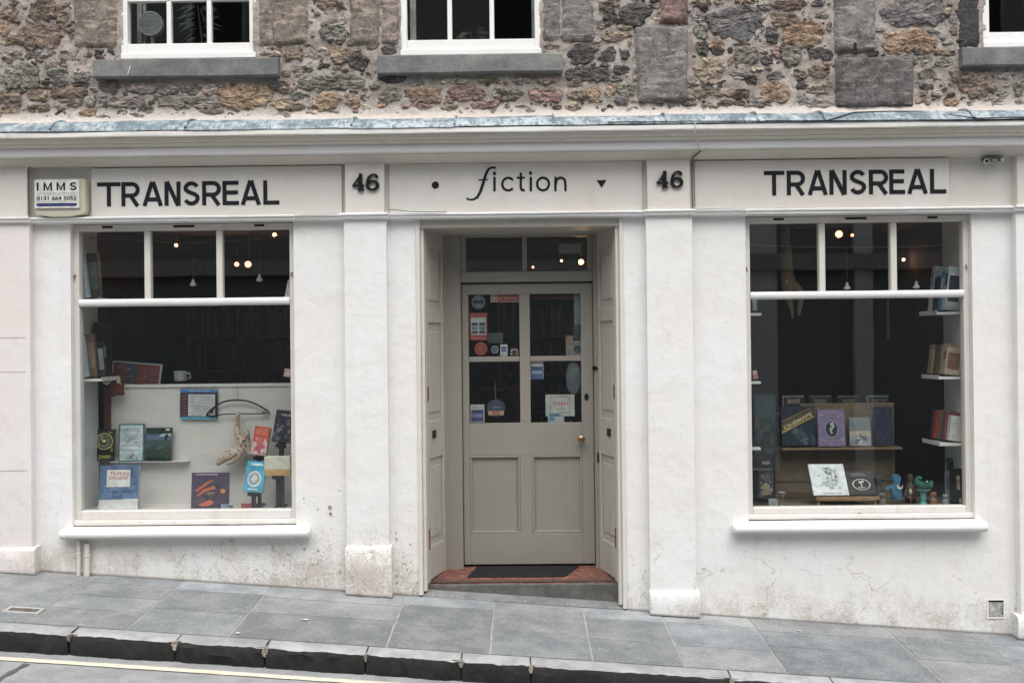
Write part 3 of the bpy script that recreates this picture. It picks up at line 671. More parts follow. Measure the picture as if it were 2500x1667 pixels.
# pilasters with plinth and head
for i, (a, b) in enumerate(PIL):
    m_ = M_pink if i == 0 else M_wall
    zp_ = (.425, .415, .085, -.10)[i]
    mb = MB()
    zs = [gz((a+b)/2)-.3, 2.699]
    mb.box(a, b, -.064, .02, gz(b)-.06, 2.70)
    pil = mb.build('pilaster', m_, shop, bevel=.006, subs=2)
    mb = MB(); mb.box(a+.012, b-.012, -.0665, .02, 2.741, 3.094); mb.build('pilaster_head', M_sign, pil, bevel=.004)
    pa, pb = (a, b+.035) if i == 0 else ((a-.035, b) if i == 3 else (a-.004, b+.018))
    mb = MB(); n = 10; vs_ = []
    pz = [(-.052, zp_+.008), (-.074, zp_+.002), (-.083, zp_-.008)]
    for q in range(n+1):
        x = pa+(pb-pa)*q/n; w = .004*noise.noise(Vector((x*9, i, 3)))
        vs_ += [(x,.02,zp_+.01),(x,-.062,zp_+.010+w),(x,-.088,zp_+.004+w),(x,-.097+w,zp_-.008),(x,-.098+w*.5,(zp_+gz(x))/2),(x,-.096+w,gz(x,-.08)+.006+w*1.5),(x,.02,gz(x)-.02)]
    fs = [(q*7+j, (q+1)*7+j, (q+1)*7+j+1, q*7+j+1) for q in range(n) for j in range(6)] + [tuple(range(7)), tuple(n*7+j for j in reversed(range(7)))]
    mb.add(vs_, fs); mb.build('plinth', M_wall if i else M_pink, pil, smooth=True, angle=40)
    if i == 0:
        for zz in (1.90, 1.66, .97):
            g = MB(); g.box(-XE, a+(b-a)*.985, -.0655, -.03, zz-.002, zz+.002); g.build('joint_line', mat((.45,.40,.39), .8), pil)
# signboards
def sboard(name, label, px0, px1, py0, py1, Y, th):
    (a, zt), (b, zb) = pt(px0, py0, Y), pt(px1, py1, Y)
    r = thing('signboard', label, 'shop sign', ((a+b)/2, 0, zb))
    m = MB(); m.box(a, b, Y, -.003, 2.7455, 3.085); m.build('panel', M_sign, r, bevel=.002)
    return r, a, b
def stroke(mb, pts, w, y0, y1, cap=0):
    P = [Vector(p) for p in pts]; ws = w if isinstance(w, (list, tuple)) else [w]*len(P); n = len(P); Lp = []; Rp = []
    for i in range(n):
        d0 = (P[i]-P[i-1]).normalized() if i else (P[1]-P[0]).normalized(); d1 = (P[i+1]-P[i]).normalized() if i < n-1 else d0
        t = (d0+d1)
        t = t.normalized() if t.length > 1e-6 else d1
        nn = Vector((-t.y, t.x)); c = max(.45, nn.dot(Vector((-d1.y, d1.x))))
        Lp.append(P[i]+nn*ws[i]/2/c); Rp.append(P[i]-nn*ws[i]/2/c)
    if cap:
        k = 6; d1 = (P[-1]-P[-2]).normalized(); d0 = (P[0]-P[1]).normalized()
        e = [P[-1]+Matrix.Rotation(-pi*q/k, 2)@(Vector((-d1.y, d1.x))*ws[-1]/2) for q in range(1, k)]
        s_ = [P[0]+Matrix.Rotation(-pi*q/k, 2)@(Vector((-d0.y, d0.x))*ws[0]/2) for q in range(1, k)]
    else: e = s_ = []
    for i in range(n-1): mb.add([(Lp[i].x,y0,Lp[i].y),(Lp[i+1].x,y0,Lp[i+1].y),(Rp[i+1].x,y0,Rp[i+1].y),(Rp[i].x,y0,Rp[i].y)], [(0,1,2,3)])
    if e:
        mb.add([(q.x,y0,q.y) for q in [Lp[-1]]+e+[Rp[-1]]], [tuple(range(len(e)+2))]); mb.add([(q.x,y0,q.y) for q in [Rp[0]]+s_+[Lp[0]]], [tuple(range(len(s_)+2))])
    loop = Lp + e + Rp[::-1] + s_; m_ = len(loop)
    mb.add([(q.x,y0,q.y) for q in loop]+[(q.x,y1,q.y) for q in loop], [(i,m_+i,m_+(i+1)%m_,(i+1)%m_) for i in range(m_)])
def arc(cx, cy, rx, ry, a0, a1, n=12):
    return [(cx+rx*cos(radians(a0+(a1-a0)*k/n)), cy+ry*sin(radians(a0+(a1-a0)*k/n))) for k in range(n+1)]
S_ = .165
def glyph(ch, a):
    s = S_; h = s/2
    if ch == 'T': return [[(0,1-h),(a,1-h)], [(a/2,1-s),(a/2,0)]]
    if ch == 'L': return [[(h,1),(h,0)], [(s,h),(a,h)]]
    if ch == 'E': return [[(h,1),(h,0)], [(s,1-h),(a*.97,1-h)], [(s,.52),(a*.93,.52)], [(s,h),(a,h)]]
    if ch == 'N': return [[(h,0),(h,1)], [(a-h,0),(a-h,1)], [(h*1.25,1),(a-h*1.25,0)]]
    if ch == 'A': return [[(h*1.05,0),(a/2-.02,1)], [(a-h*1.05,0),(a/2+.02,1)], [(a*.24,.27),(a*.76,.27)]]
    if ch == 'R':
        rb = (1-h-.44)/2; cy = (1-h+.44)/2
        return [[(h,0),(h,1)], [(s*.9,1-h)] + arc(a-h-rb*1.0, cy, rb, rb, 90, -90, 12) + [(s*.9,.44)], [(a*.50,.44),(a-h*1.05,0)]]
    if ch == 'S':
        r1, r2 = (a-s)/2*.94, (a-s)/2
        up = arc(a/2, 1-h-.235, r1, .235, 25, 180, 12) ; lo = arc(a/2, h+.255, r2, .255, 0, -155, 12)
        mid = [(a/2-r1*.92, .655), (a/2-r1*.55, .575), (a/2, .52), (a/2+r2*.6, .455), (a/2+r2*.93, .37)]
        return [up[:-1] + mid + lo[1:]]
def word(root, xs, ztop, zbot, Y, chars):
    for k, (ch, (a, b)) in enumerate(zip(chars, xs)):
        H = ztop-zbot; w = (b-a)/H; m = MB()
        for j, pl in enumerate(glyph(ch, w)):
            stroke(m, [(a+u*H, zbot+v*H) for u, v in pl], S_*H, Y-.0030-.0004*j, Y-.0002)
        m.build('letter', M_letter, root, fixn=False)
Yb = -.028
LX = [(620,770),(775,892),(908,1040),(1050,1152),(1168,1275),(1290,1410),(1420,1525),(1535,1665),(1680,1782)]
r, a, b = sboard('signboard', 'left fascia board lettered TRANSREAL in dark capitals beside the alarm box', 222, 835, 405, 526, Yb, .02)
word(r, [(zp(Z4, u, 430, Yb)[0], zp(Z4, v, 430, Yb)[0]) for u, v in LX], 2.985, 2.815, Yb, 'TRANSREAL')
r, a, b = sboard('signboard', 'right fascia board lettered TRANSREAL in dark capitals beside the security camera', 1696, 2318, 390, 506, Yb, .02)
RX = [(692,822),(838,955),(970,1100),(1110,1220),(1237,1345),(1362,1485),(1492,1592),(1605,1738),(1752,1855)]
word(r, [(zp(Z6, u, 380, Yb)[0], zp(Z6, v, 380, Yb)[0]) for u, v in RX], zp(Z6, 1240, 302, Yb)[1], zp(Z6, 1240, 458, Yb)[1], Yb, 'TRANSREAL')
a, b = -.925, .850
r = thing('signboard', 'central fascia board lettered fiction between a dot and a triangle over the door', 'shop sign', (0, 0, 2.745))
m = MB(); m.box(a, b, -.02, -.002, 2.7445, 3.0905); m.build('panel', M_sign, r, bevel=.002)
Yf = -.02
def zf(x, y): return Vector(zp(Z5, x, y, Yf))
def letter(pls, wd, cap=1):
    m = MB()
    for j, pl in enumerate(pls): stroke(m, [tuple(zf(*q)) for q in pl], [w*.001093 for w in wd[j]] if isinstance(wd[j], (list, tuple)) else wd[j]*.001093, Yf-.003-.0004*j, Yf-.0002, cap)
    return m.build('letter', M_letter, r, fixn=False)
letter([[(1068,288),(1048,286),(1030,293),(1016,312),(1004,345),(990,392),(974,440),(955,475),(930,490),(905,490),(890,484)],
        [(965,366),(1020,363)]], [[13,12,13,16,18,19,18,16,12,10,12], 8])
letter([[(1064,352),(1064,432)], [(1064,323),(1064,326)]], [16, 20])
letter([arc(1152,392,38,40,-48,-312,18)], [15])
letter([[(1232,325),(1232,415),(1238,428),(1252,431)], [(1210,352),(1253,351)]], [15, 12])
letter([[(1296,352),(1296,432)], [(1294,320),(1294,323)]], [16, 20])
letter([arc(1374,391,38,40,0,360,26)], [15], 0)
letter([[(1453,350),(1453,432)], [(1454,395)]+arc(1487,383,30,32,200,330,8)+[(1517,395),(1517,430)]], [15, 15])
m = MB(); c_ = zf(687,398); m.ell(c_.x, c_.y, .0255, .0255, Yf-.003, Yf-.0002); m.build('dot', M_letter, r)
m = MB(); m.prism([tuple(zf(1715,367)), tuple(zf(1778,366)), tuple(zf(1748,415))], Yf-.003, Yf-.0002); m.build('triangle', M_letter, r)
# house numbers: two pairs of black serif digits
def digits(label, x4, x6, ytop, ybot):
    Y = -.0665
    (xa, zt), (xb, zb) = zp(Z5, x4[0], ytop, Y), zp(Z5, x6[1], ybot, Y)
    rt = thing('house_number', label, 'house number', ((xa+xb)/2, Y, zb), 'black house numbers on the pilasters')
    H = zt-zb; xa2 = zp(Z5, x4[1], ytop, Y)[0]; w = xa2-xa; y0, y1 = Y-.02, Y-.006
    m = MB(); X = lambda u: xa+u*w; Zz = lambda v: zb+v*H
    st = lambda pl, wd, k: stroke(m, [(X(u), Zz(v)) for u, v in pl], wd*H, y0-.0005*k, y1)
    st([(.70,.06),(.70,1)], .20, 0); st([(.02,.30),(.98,.30)], .11, 1); st([(.10,.33),(.74,.96)], .08, 2); st([(.45,.035),(.98,.035)], .075, 3)
    m.build('digit', M_black, rt, fixn=False)
    m = MB(); xa3, xb3 = zp(Z5, x6[0], ytop, Y)[0], zp(Z5, x6[1], ytop, Y)[0]; w3 = xb3-xa3
    q = [(xa3+w3*(.5+.40*cos(radians(t))), zb+H*(.31+.255*sin(radians(t)))) for t in range(0, 361, 20)]
    stroke(m, q, [H*(.10+.09*abs(cos(radians(t)))) for t in range(0, 361, 20)], y0, y1)
    q = [(.86,.84),(.76,.93),(.58,.955),(.36,.90),(.20,.74),(.13,.52),(.12,.34)]
    stroke(m, [(xa3+u*w3, zb+v*H) for u, v in q], [H*k for k in (.12,.10,.07,.10,.15,.19,.19)], y0-.0006, y1)
    m.ell(xa3+w3*.83, zb+H*.80, H*.085, H*.085, y0-.0012, y1)
    m.build('digit', M_black, rt, fixn=False)
    m = MB(); m.lathe([(.006,-.014),(.006,0)], ((xa+xa2)/2, y1-.002, (zt+zb)/2), 'y', 8); m.build('fixing_pin', M_iron, rt)
digits('black raised number 46 on the pilaster head left of the door', (158, 235), (246, 328), 328, 434)
digits('black raised number 46 on the pilaster head right of the door', (2095, 2172), (2186, 2264), 310, 416)

# display windows
M_paneLow = M_glass
def shopwin(side, xo, xs_bar, za):
    w = MB(); a, b = xo; zt = 2.652; zb = za
    Y0, Y1 = .045, .115
    w.box(a, a+.040, Y0, Y1, .575, 2.697); w.box(b-.040, b, Y0, Y1, .575, 2.697); w.box(a+.040, b-.040, Y0+.002, Y1, zt, 2.697)
    win = w.build('display_window', M_frame, shop, bevel=.004)
    g = MB(); g.box(a+.040, b-.040, Y0-.004, Y1, .600, zb-.0); g.build('bottom_rail', M_rail, win, bevel=.006)
    g = MB(); g.sweep([(.10,.602),(.03,.602),(.018,.598),(.014,.588),(.016,.572),(.024,.566),(.10,.566)], a-.004, b+.004, 40, .002, seed=side*5); g.build('bottom_bead', M_rail, win, smooth=True)
    ia, ib = a+.040, b-.040
    for q in xs_bar:
        g = MB(); g.prism([(0,0)]*0 or [(q-.022,2.166),(q+.022,2.166),(q+.022,zt),(q-.022,zt)], Y0+.004, Y1-.01); g.build('mullion', M_frame, win, bevel=.005)
    g = MB(); pr = [(Y1-.01,2.168),(Y0-.002,2.168),(Y0-.010,2.160),(Y0-.013,2.146),(Y0-.012,2.132),(Y0-.006,2.121),(Y0+.004,2.116),(Y1-.01,2.116)]
    g.sweep(pr, ia, ib, 24, .001, seed=3+side); g.build('transom', M_white, win, smooth=True, angle=40)
    xs = [ia]+xs_bar+[ib]
    for k in range(3):
        g = MB(); g.box(xs[k]+.012, xs[k+1]-.012, .080, .084, 2.155, zt+.01); g.build('pane', M_glass, win)
    g = MB(); g.box(ia-.005, ib+.005, .080, .084, zb-.012, 2.128); g.build('pane', M_glass, win)
    for u, wd in ((.155, .075), (.50, .15), (.84, .07)):
        x = a+(b-a)*u; g = MB(); g.box(x-wd/2, x+wd/2, Y0-.0015, Y0+.02, 2.672, 2.686); g.build('vent_slot', M_black, win)
    for x in (a+.018, b-.018):
        g = MB(); g.tube([(x,Y0-.001,2.34),(x-.006,Y0-.010,2.34),(x-.008,Y0-.013,2.325),(x,Y0-.012,2.312)], .0045, 6); g.build('hook', M_rustm, win)
    s = MB(); sa, sb = ((-3.238,-1.511) if side < 0 else (1.462,3.195))
    pr = [(.05,.560),(-.05,.556),(-.078,.550),(-.092,.538),(-.098,.520),(-.094,.502),(-.080,.490),(-.05,.484),(.03,.482)]
    s.sweep(pr, sa, sb, 50, .003, seed=9+side); 
    s.build('sill', M_white, win, smooth=True, angle=50)
    for x in (sa, sb):
        s = MB(); vs_ = []
        cc = Vector((x, -.045, .52)); s.lathe([(.0385,-.02),(.038,0),(.033,.010),(.02,.017),(.0,.019)] if x == sb else [(.0,-.019),(.02,-.017),(.033,-.010),(.038,0),(.0385,.02)], cc, 'x', 16); s.build('sill_end', M_white, win, smooth=True)
    return win
shopwin(-1, WL_, [-2.662, -2.148], .667); shopwin(1, WR_, [2.123, 2.627], .650)
m = MB(); c_ = pt(2099, 1256, .04); m.lathe([(.016,0),(.015,.006),(.009,.010),(0,.011)], (c_[0], .043, c_[1]), 'y', 12); tag(recenter(m.build('rusty_bolt', M_rustm, smooth=True), (c_[0], .04, c_[1])), 'round rusty bolt head in the bottom rail of the right window', 'bolt')

# door recess
DY = .50
b_ = MB(); b_.box(DO[0], DO[1], .0, .10, 2.640, 2.699); b_.build('door_head', M_shut, shop, bevel=.003)
for sgn, xo, xi, lab in ((-1, DO[0], -.60, 'L'), (1, DO[1], .575, 'R')):
    tr = MB(); zb_ = gz(xo)-.03
    tr.box(min(xo, xo-sgn*.030), max(xo, xo-sgn*.030), -.012, .10, zb_+.04, 2.699); tr.box(min(xo-sgn*.030, xo-sgn*.055), max(xo-sgn*.030, xo-sgn*.055), .02, .10, zb_+.06, 2.66)
    tr.build('door_architrave', M_frame, shop, bevel=.004)
    A = Vector((xo-sgn*.045, .10, 0)); B = Vector((xi, .455, 0)); u = (B-A).normalized(); Lh = (B-A).length
    n_ = Vector((-u.y, u.x, 0));  n_ = n_ if n_.x*sgn < 0 else -n_
    Mx = Matrix(((u.x, n_.x, 0, A.x), (u.y, n_.y, 0, A.y), (0, 0, 1, 0), (0, 0, 0, 1)))
    z0 = .118
    s = MB(); s.obox(Mx, 0, Lh, -.03, -.001, z0, 2.66); sh_ = s.build('shutter', M_shut, shop, bevel=.002)
    for za, zb in ((z0+.02, .37), (1.0, 1.27), (1.98, 2.08), (2.52, 2.655)):
        s = MB(); s.obox(Mx, .045, Lh-.045, -.001, .014, za, zb); s.build('rail', M_shut, sh_, bevel=.003)
    for ua, ub in ((.0, .045), (Lh-.045, Lh)):
        s = MB(); s.obox(Mx, ua, ub, -.001, .0145, z0, 2.655); s.build('stile', M_shut, sh_, bevel=.003)
    for za, zb in ((.40, .97), (1.30, 1.95), (2.11, 2.49)):
        s = MB(); s.obox(Mx, .075, Lh-.075, -.001, .008, za+.03, zb-.03); s.build('panel', M_shut, sh_, bevel=.006)
    s = MB(); s.obox(Mx, .10, .16, .0145, .024, 1.145, 1.20); s.build('bolt', M_iron, sh_)
    s = MB(); s.obox(Mx, .012, .035, .0145, .018, .36, .50); s.build('hinge', M_rustm, sh_)
    s = MB(); s.obox(Mx, .012, .035, .0145, .018, 1.42, 1.52); s.build('hinge', M_rustm, sh_)
sf = MB(); sf.box(-.72, .70, .10, .52, 2.64, 2.70); sf.build('recess_soffit', M_shut, shop)
fr = MB()
fa, fb = -.60, .575
dl, dr = pt(1130, 1000, DY)[0], pt(1449, 1000, DY)[0]
fr.box(fa, dl-.004, .455, .56, .128, 2.70); fr.box(dr+.004, fb, .455, .56, .128, 2.70); fr.box(dl-.004, dr+.004, .457, .56, 2.625, 2.70); fr.box(dl-.004, dr+.004, .462, .56, 2.285, 2.365)
dfr = fr.build('door_frame', M_door, shop, bevel=.006)
for xa, xb in ((fa+.012, fa+.035), (fb-.035, fb-.012)):
    s = MB(); s.box(xa, xb, .447, .46, .13, 2.68); s.build('bead', M_door, dfr, bevel=.003)
xm = .022
s = MB(); s.box(xm-.018, xm+.018, .475, .52, 2.365, 2.625); s.build('mullion', M_door, dfr, bevel=.004)
for xa, xb in ((dl+.03, xm-.01), (xm+.01, dr-.03)):
    s = MB(); s.box(xa, xb, .505, .509, 2.36, 2.63); s.build('pane', M_glass, dfr)
s = MB(); s.box(dl-.004, dl+.035, .475, .52, 2.365, 2.625); s.box(dr-.035, dr+.004, .475, .52, 2.365, 2.625); s.build('glazing_bead', M_door, dfr, bevel=.003)
# door leaf
def dzz(py): return pt(1289, py*1.06293, DY)[1]
d0, d1 = .165, 2.275
px1, px2, px3, px4 = [pt(q*1.06293, 900, DY)[0] for q in (1077, 1194, 1218, 1335)]
zt_, zm1, zm2, zb_ = dzz(675), dzz(818), dzz(830), dzz(971)
lf = MB(); y0, y1 = DY, DY+.045
lf.box(dl, px1, y0, y1, d0, d1); lf.box(px4, dr, y0, y1, d0, d1)
lf.box(px1, px4, y0+.0005, y1, zt_, d1); lf.box(px1, px4, y0+.0005, y1, dzz(1045), zb_); lf.box(px1, px4, y0+.0005, y1, d0, dzz(1224))
lf.box(px2, px3, y0+.001, y1, zb_, zt_); lf.box(px2-.005, px3+.005, y0+.001, y1, dzz(1224), dzz(1045))
door = lf.build('door', M_door, shop, bevel=.002)
for xa, xb in ((px1, px2), (px3, px4)):
    s = MB(); s.box(xa, xb, y0+.006, y1-.004, zm2, zm1); s.build('glazing_bar', M_door, door, bevel=.004)
    for za, zb in ((zm1-.006, zt_+.006), (zb_-.006, zm2+.006)):
        s = MB(); s.box(xa-.006, xb+.006, y0+.022, y0+.026, za, zb); s.build('pane', M_glass, door)
for xa, xb in ((px1, px2-.005), (px3+.005, px4)):
    za, zb = dzz(1224), dzz(1045)
    s = MB(); t_ = .018
    for q in ((xa, xb, zb-t_, zb), (xa, xb, za, za+t_), (xa, xa+t_, za+t_, zb-t_), (xb-t_, xb, za+t_, zb-t_)):
        s.box(q[0], q[1], y0+.0005, y0+.03, q[2], q[3])
    s.build('panel_moulding', M_door, door, bevel=.007, subs=2)
    s = MB(); s.box(xa+t_-.002, xb-t_+.002, y0+.022, y0+.034, za+t_-.002, zb-t_+.002); s.build('panel', M_door, door)
c_ = pt(1335*1.06293, 1008*1.06293, DY-.04)
s = MB(); s.lathe([(.022,0),(.022,.004),(.011,.008),(.010,.026),(.022,.034),(.029,.046),(.027,.060),(.014,.068),(0,.069)], (c_[0], DY, c_[1]), 'y', 20); s.build('knob', M_brass, door, smooth=True)
c_ = pt(1347*1.06293, 911*1.06293, DY)
s = MB(); s.ring(c_[0], c_[1], .009, .017, DY-.006, DY+.002, n=18, sq=1.6); s.ell(c_[0], c_[1], .0095, .0155, DY-.002, DY+.002); s.build('keyhole_plate', M_iron, door)
c_ = pt(1365*1.06293, 845*1.06293, .455); s = MB(); s.lathe([(.018,0),(.018,.012),(.010,.016),(.009,.03)], (c_[0], .455, c_[1]), 'y', 14); s.box(c_[0]-.012, c_[0]+.022, .432, .455, c_[1]-.008, c_[1]+.008); s.build('door_lock', M_black, dfr, smooth=True)
c_ = pt(1375*1.06293, 1050*1.06293, .455); s = MB(); s.box(c_[0]-.012, c_[0]+.010, .44, .455, c_[1]-.035, c_[1]+.035); s.build('latch_plate', M_iron, dfr)
# step and threshold
stp = MB(); n = 14; vs_ = []; YS = .095
zfl = lambda y: .112 + .085*(y-.10)
for i_ in range(n+1):
    x = -.735+1.44*i_/n; w = .006*noise.noise(Vector((x*6, 2, 2)))
    vs_ += [(x,.16,zfl(.16)-.003),(x,YS+.016+w,zfl(YS)-.002+w*.5),(x,YS+.004+w,zfl(YS)-.010+w*.5),(x,YS+w*1.6,.05),(x,YS,gz(x)-.03),(x,.16,gz(x)-.03)]
stp.add(vs_, [(q*6+j, (q+1)*6+j, (q+1)*6+j+1, q*6+j+1) for q in range(n) for j in range(5)] + [tuple(range(6)), tuple(n*6+j for j in reversed(range(6)))])
stp.build('doorstep', M_step, shop, smooth=True, angle=40)
s = MB(); ya_, yb_ = YS+.022, .60; s.add([(-.735,ya_,.04),(.705,ya_,.04),(.705,yb_,.04),(-.735,yb_,.04),(-.735,ya_,zfl(ya_)),(.705,ya_,zfl(ya_)),(.705,yb_,zfl(yb_)),(-.735,yb_,zfl(yb_))], [(0,3,2,1),(4,5,6,7),(0,1,5,4),(1,2,6,5),(2,3,7,6),(3,0,4,7)]); s.build('red_floor', M_tile, shop, bevel=.003)
s = MB(); P4 = [(-.42,.245),(.29,.245),(.41,.495),(-.36,.495)]; s.add([(x,y,zfl(y)+.001) for x,y in P4]+[(x,y,zfl(y)+.009) for x,y in P4], [(0,3,2,1),(4,5,6,7),(0,1,5,4),(1,2,6,5),(2,3,7,6),(3,0,4,7)])
m = MB(); n = 12                                    # worn paving rising to the step inside the recess
for i_ in range(n):
    x0_, x1_ = -.74+1.455*i_/n, -.74+1.455*(i_+1)/n
    m.add([(x0_,-.0,gz(x0_)+.003),(x1_,-.0,gz(x1_)+.003),(x1_,.05,gz(x1_)+.022),(x0_,.05,gz(x0_)+.022),(x1_,YS+.02,gz(x1_)+.034),(x0_,YS+.02,gz(x0_)+.034)], [(0,1,2,3),(3,2,4,5)])
o = m.build('paving_slab', M_slab, pav, smooth=True); o.color = (.8,.8,.78,1)
tag(recenter(s.build('doormat', M_matt, bevel=.002), (0,.3,.1295)), 'black doormat on the red threshold before the shop door', 'doormat')

# ------------------------------------------------------------------ shop interior
def room(name, m, faces):
    o = MB()
    for f in faces: o.add(f, [(0,1,2,3)])
    return struct(o.build(name, m, fixn=False))
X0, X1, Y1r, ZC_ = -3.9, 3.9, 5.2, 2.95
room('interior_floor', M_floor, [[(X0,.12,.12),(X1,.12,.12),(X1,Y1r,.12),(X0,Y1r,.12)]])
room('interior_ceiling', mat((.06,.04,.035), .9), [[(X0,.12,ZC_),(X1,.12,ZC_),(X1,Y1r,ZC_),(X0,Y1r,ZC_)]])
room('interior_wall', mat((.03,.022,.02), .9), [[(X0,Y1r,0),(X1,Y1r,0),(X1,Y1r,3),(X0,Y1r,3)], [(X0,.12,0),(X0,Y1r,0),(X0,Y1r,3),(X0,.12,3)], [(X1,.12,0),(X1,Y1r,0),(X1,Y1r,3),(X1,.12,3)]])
# display boxes behind the windows
s = MB(); zpt = zp(DF, 450, 889, .50)[1]
s.box(-3.12, -1.60, .50, .53, .60, zpt); s.box(-3.13, -1.59, .488, .545, zpt, zpt+.024, 0)
dpart = s.build('display_partition', M_disp, shop, bevel=.002)
s = MB(); s.box(-3.27, -1.55, .12, .54, .60, .640); s.build('display_base', M_disp, shop)
s = MB(); s.box(-3.235, -3.20, .12, .47, .64, 2.72); s.build('display_side', M_side, shop)
s = MB(); s.box(-1.55, -1.515, .12, .47, .64, 2.72); s.build('display_side', M_side, shop)
s = MB(); s.box(-3.16, -3.115, .470, .515, .64, zpt+.02); s.build('display_post', M_redwood, shop)
s = MB(); s.box(1.50, 3.30, .12, .62, .585, .628); s.build('display_base', mat((.16,.13,.10), .6), shop)
s = MB(); s.box(3.158, 3.20, .12, .50, .62, 2.72); s.build('display_side', M_side, shop)
s = MB(); s.box(1.50, 1.535, .12, .50, .62, 2.72); s.build('display_side', M_side, shop)

# ------------------------------------------------------------------ printed text
_tc = {}
def text_geo(s, bold=0):
    key = (s, bold)
    if key not in _tc:
        cu = bpy.data.curves.new('text', 'FONT'); cu.body = s; cu.size = 1; cu.resolution_u = 3; cu.offset = bold
        ob = bpy.data.objects.new('text', cu); COL.objects.link(ob); dg = bpy.context.evaluated_depsgraph_get()
        me = bpy.data.meshes.new_from_object(ob.evaluated_get(dg)); vs_ = [tuple(v.co) for v in me.vertices]; fs = [tuple(p.vertices) for p in me.polygons]
        bpy.data.objects.remove(ob); bpy.data.curves.remove(cu); bpy.data.meshes.remove(me)
        xs = [v[0] for v in vs_]; ys = [v[1] for v in vs_]; _tc[key] = (vs_, fs, min(xs), max(xs), min(ys), max(ys))
    return _tc[key]
def put_text(mb, s, xa, xb, za, zb, y, m=0, M=None, slant=0, bold=.012):
    vs_, fs, a, b, c, d = text_geo(s, bold)
    out = []
    for v in vs_:
        u, w = (v[0]-a)/(b-a), (v[1]-c)/(d-c); q = Vector((xa+(xb-xa)*u+slant*(zb-za)*w, y, za+(zb-za)*w)); out.append(tuple(M @ q) if M else tuple(q))
    mb.add(out, fs, m)

# ------------------------------------------------------------------ books
def ncol(c): return tuple(c)
def book(label, reg, box, Y, cover, art=(), lean=8, roll=0, th=.025, yaw=0, group=None, name='book', flat=False, pages=True, cat=None):
    x0, y0, x1, y1 = box
    (xa, zt), (xb, zb) = zp(reg, x0, y0, Y), zp(reg, x1, y1, Y)
    w = xb-xa; H = (zt-zb)/cos(radians(lean)); th = -abs(th)
    r = thing(name, label, cat or name.replace('_', ' '), ((xa+xb)/2, Y, zb), group)
    M = Matrix.Translation(((xa+xb)/2, Y, zb)) @ Matrix.Rotation(radians(yaw), 4, 'Z') @ Matrix.Rotation(radians(-lean), 4, 'X') @ Matrix.Rotation(radians(roll), 4, 'Y')
    cm = mat(cover, .4)
    m = MB(); t = .0025
    m.obox(M, -w/2, w/2, th, th+t, 0, H); m.obox(M, -w/2, w/2, -t, 0, 0, H)
    if pages:
        m.obox(M, -w/2, -w/2+t, th+t, -t, 0, H); m.build('cover', cm, r)
        m = MB(); m.obox(M, -w/2+t, w/2-.003, th+t, -t, .003, H-.003); m.build('page_block', M_pages, r)
    else: m.build('board', cm, r)
    if art:
        a = MB(); ms = []; L = 0
        for it in art:
            col = mat(it[-1], .45); 
            if col not in ms: ms.append(col)
            k = ms.index(col); L += 1; y = th - .0006*(1+L*.45); P = lambda u, v: ((u-.5)*w, v*H)
            n0 = len(a.v)
            if it[0] == 'r': (p, q), (s_, u_) = P(it[1], it[2]), P(it[3], it[4]); a.add([(p,y,q),(s_,y,q),(s_,y,u_),(p,y,u_)], [(0,1,2,3)], k)
            elif it[0] == 'p': a.add([(P(*q)[0], y, P(*q)[1]) for q in it[1]], [tuple(range(len(it[1])))], k)
            elif it[0] == 'e':
                c = P(it[1], it[2]); a.add([(c[0]+it[3]*w*cos(2*pi*i/20), y, c[1]+it[4]*H*sin(2*pi*i/20)) for i in range(20)], [tuple(range(20))], k)
            elif it[0] == 'o':
                c = P(it[1], it[2]); n = 22; ri = it[5]
                a.add([(c[0]+f*it[3]*w*cos(2*pi*i/n), y, c[1]+f*it[4]*H*sin(2*pi*i/n)) for f in (1, ri) for i in range(n)], [(i, (i+1)%n, n+(i+1)%n, n+i) for i in range(n)], k)
            elif it[0] == 't':
                (p, q), (s_, u_) = P(it[2], it[3]), P(it[4], it[5]); put_text(a, it[1], p, s_, q, u_, y, k, None, it[6] if len(it) > 7 else 0)
            for i in range(n0, len(a.v)): a.v[i] = tuple(M @ Vector(a.v[i]))
        a.build('cover_print', ms, r, fixn=False)
    return r
def rnd_art(n, cols, seed, box=(.1,.1,.9,.9), s=(.08,.3)):
    rr = random.Random(seed); out = []
    for _ in range(n):
        u, v = rr.uniform(box[0], box[2]), rr.uniform(box[1], box[3]); a, b = rr.uniform(*s)/2, rr.uniform(*s)/3
        k = rr.randint(5, 8); out.append(('p', [(min(.98, max(.02, u+a*cos(2*pi*i/k)*rr.uniform(.5, 1.2))), min(.98, max(.02, v+b*sin(2*pi*i/k)*rr.uniform(.5, 1.2)))) for i in range(k)], rr.choice(cols)))
    return out
W_ = (.78,.79,.78)
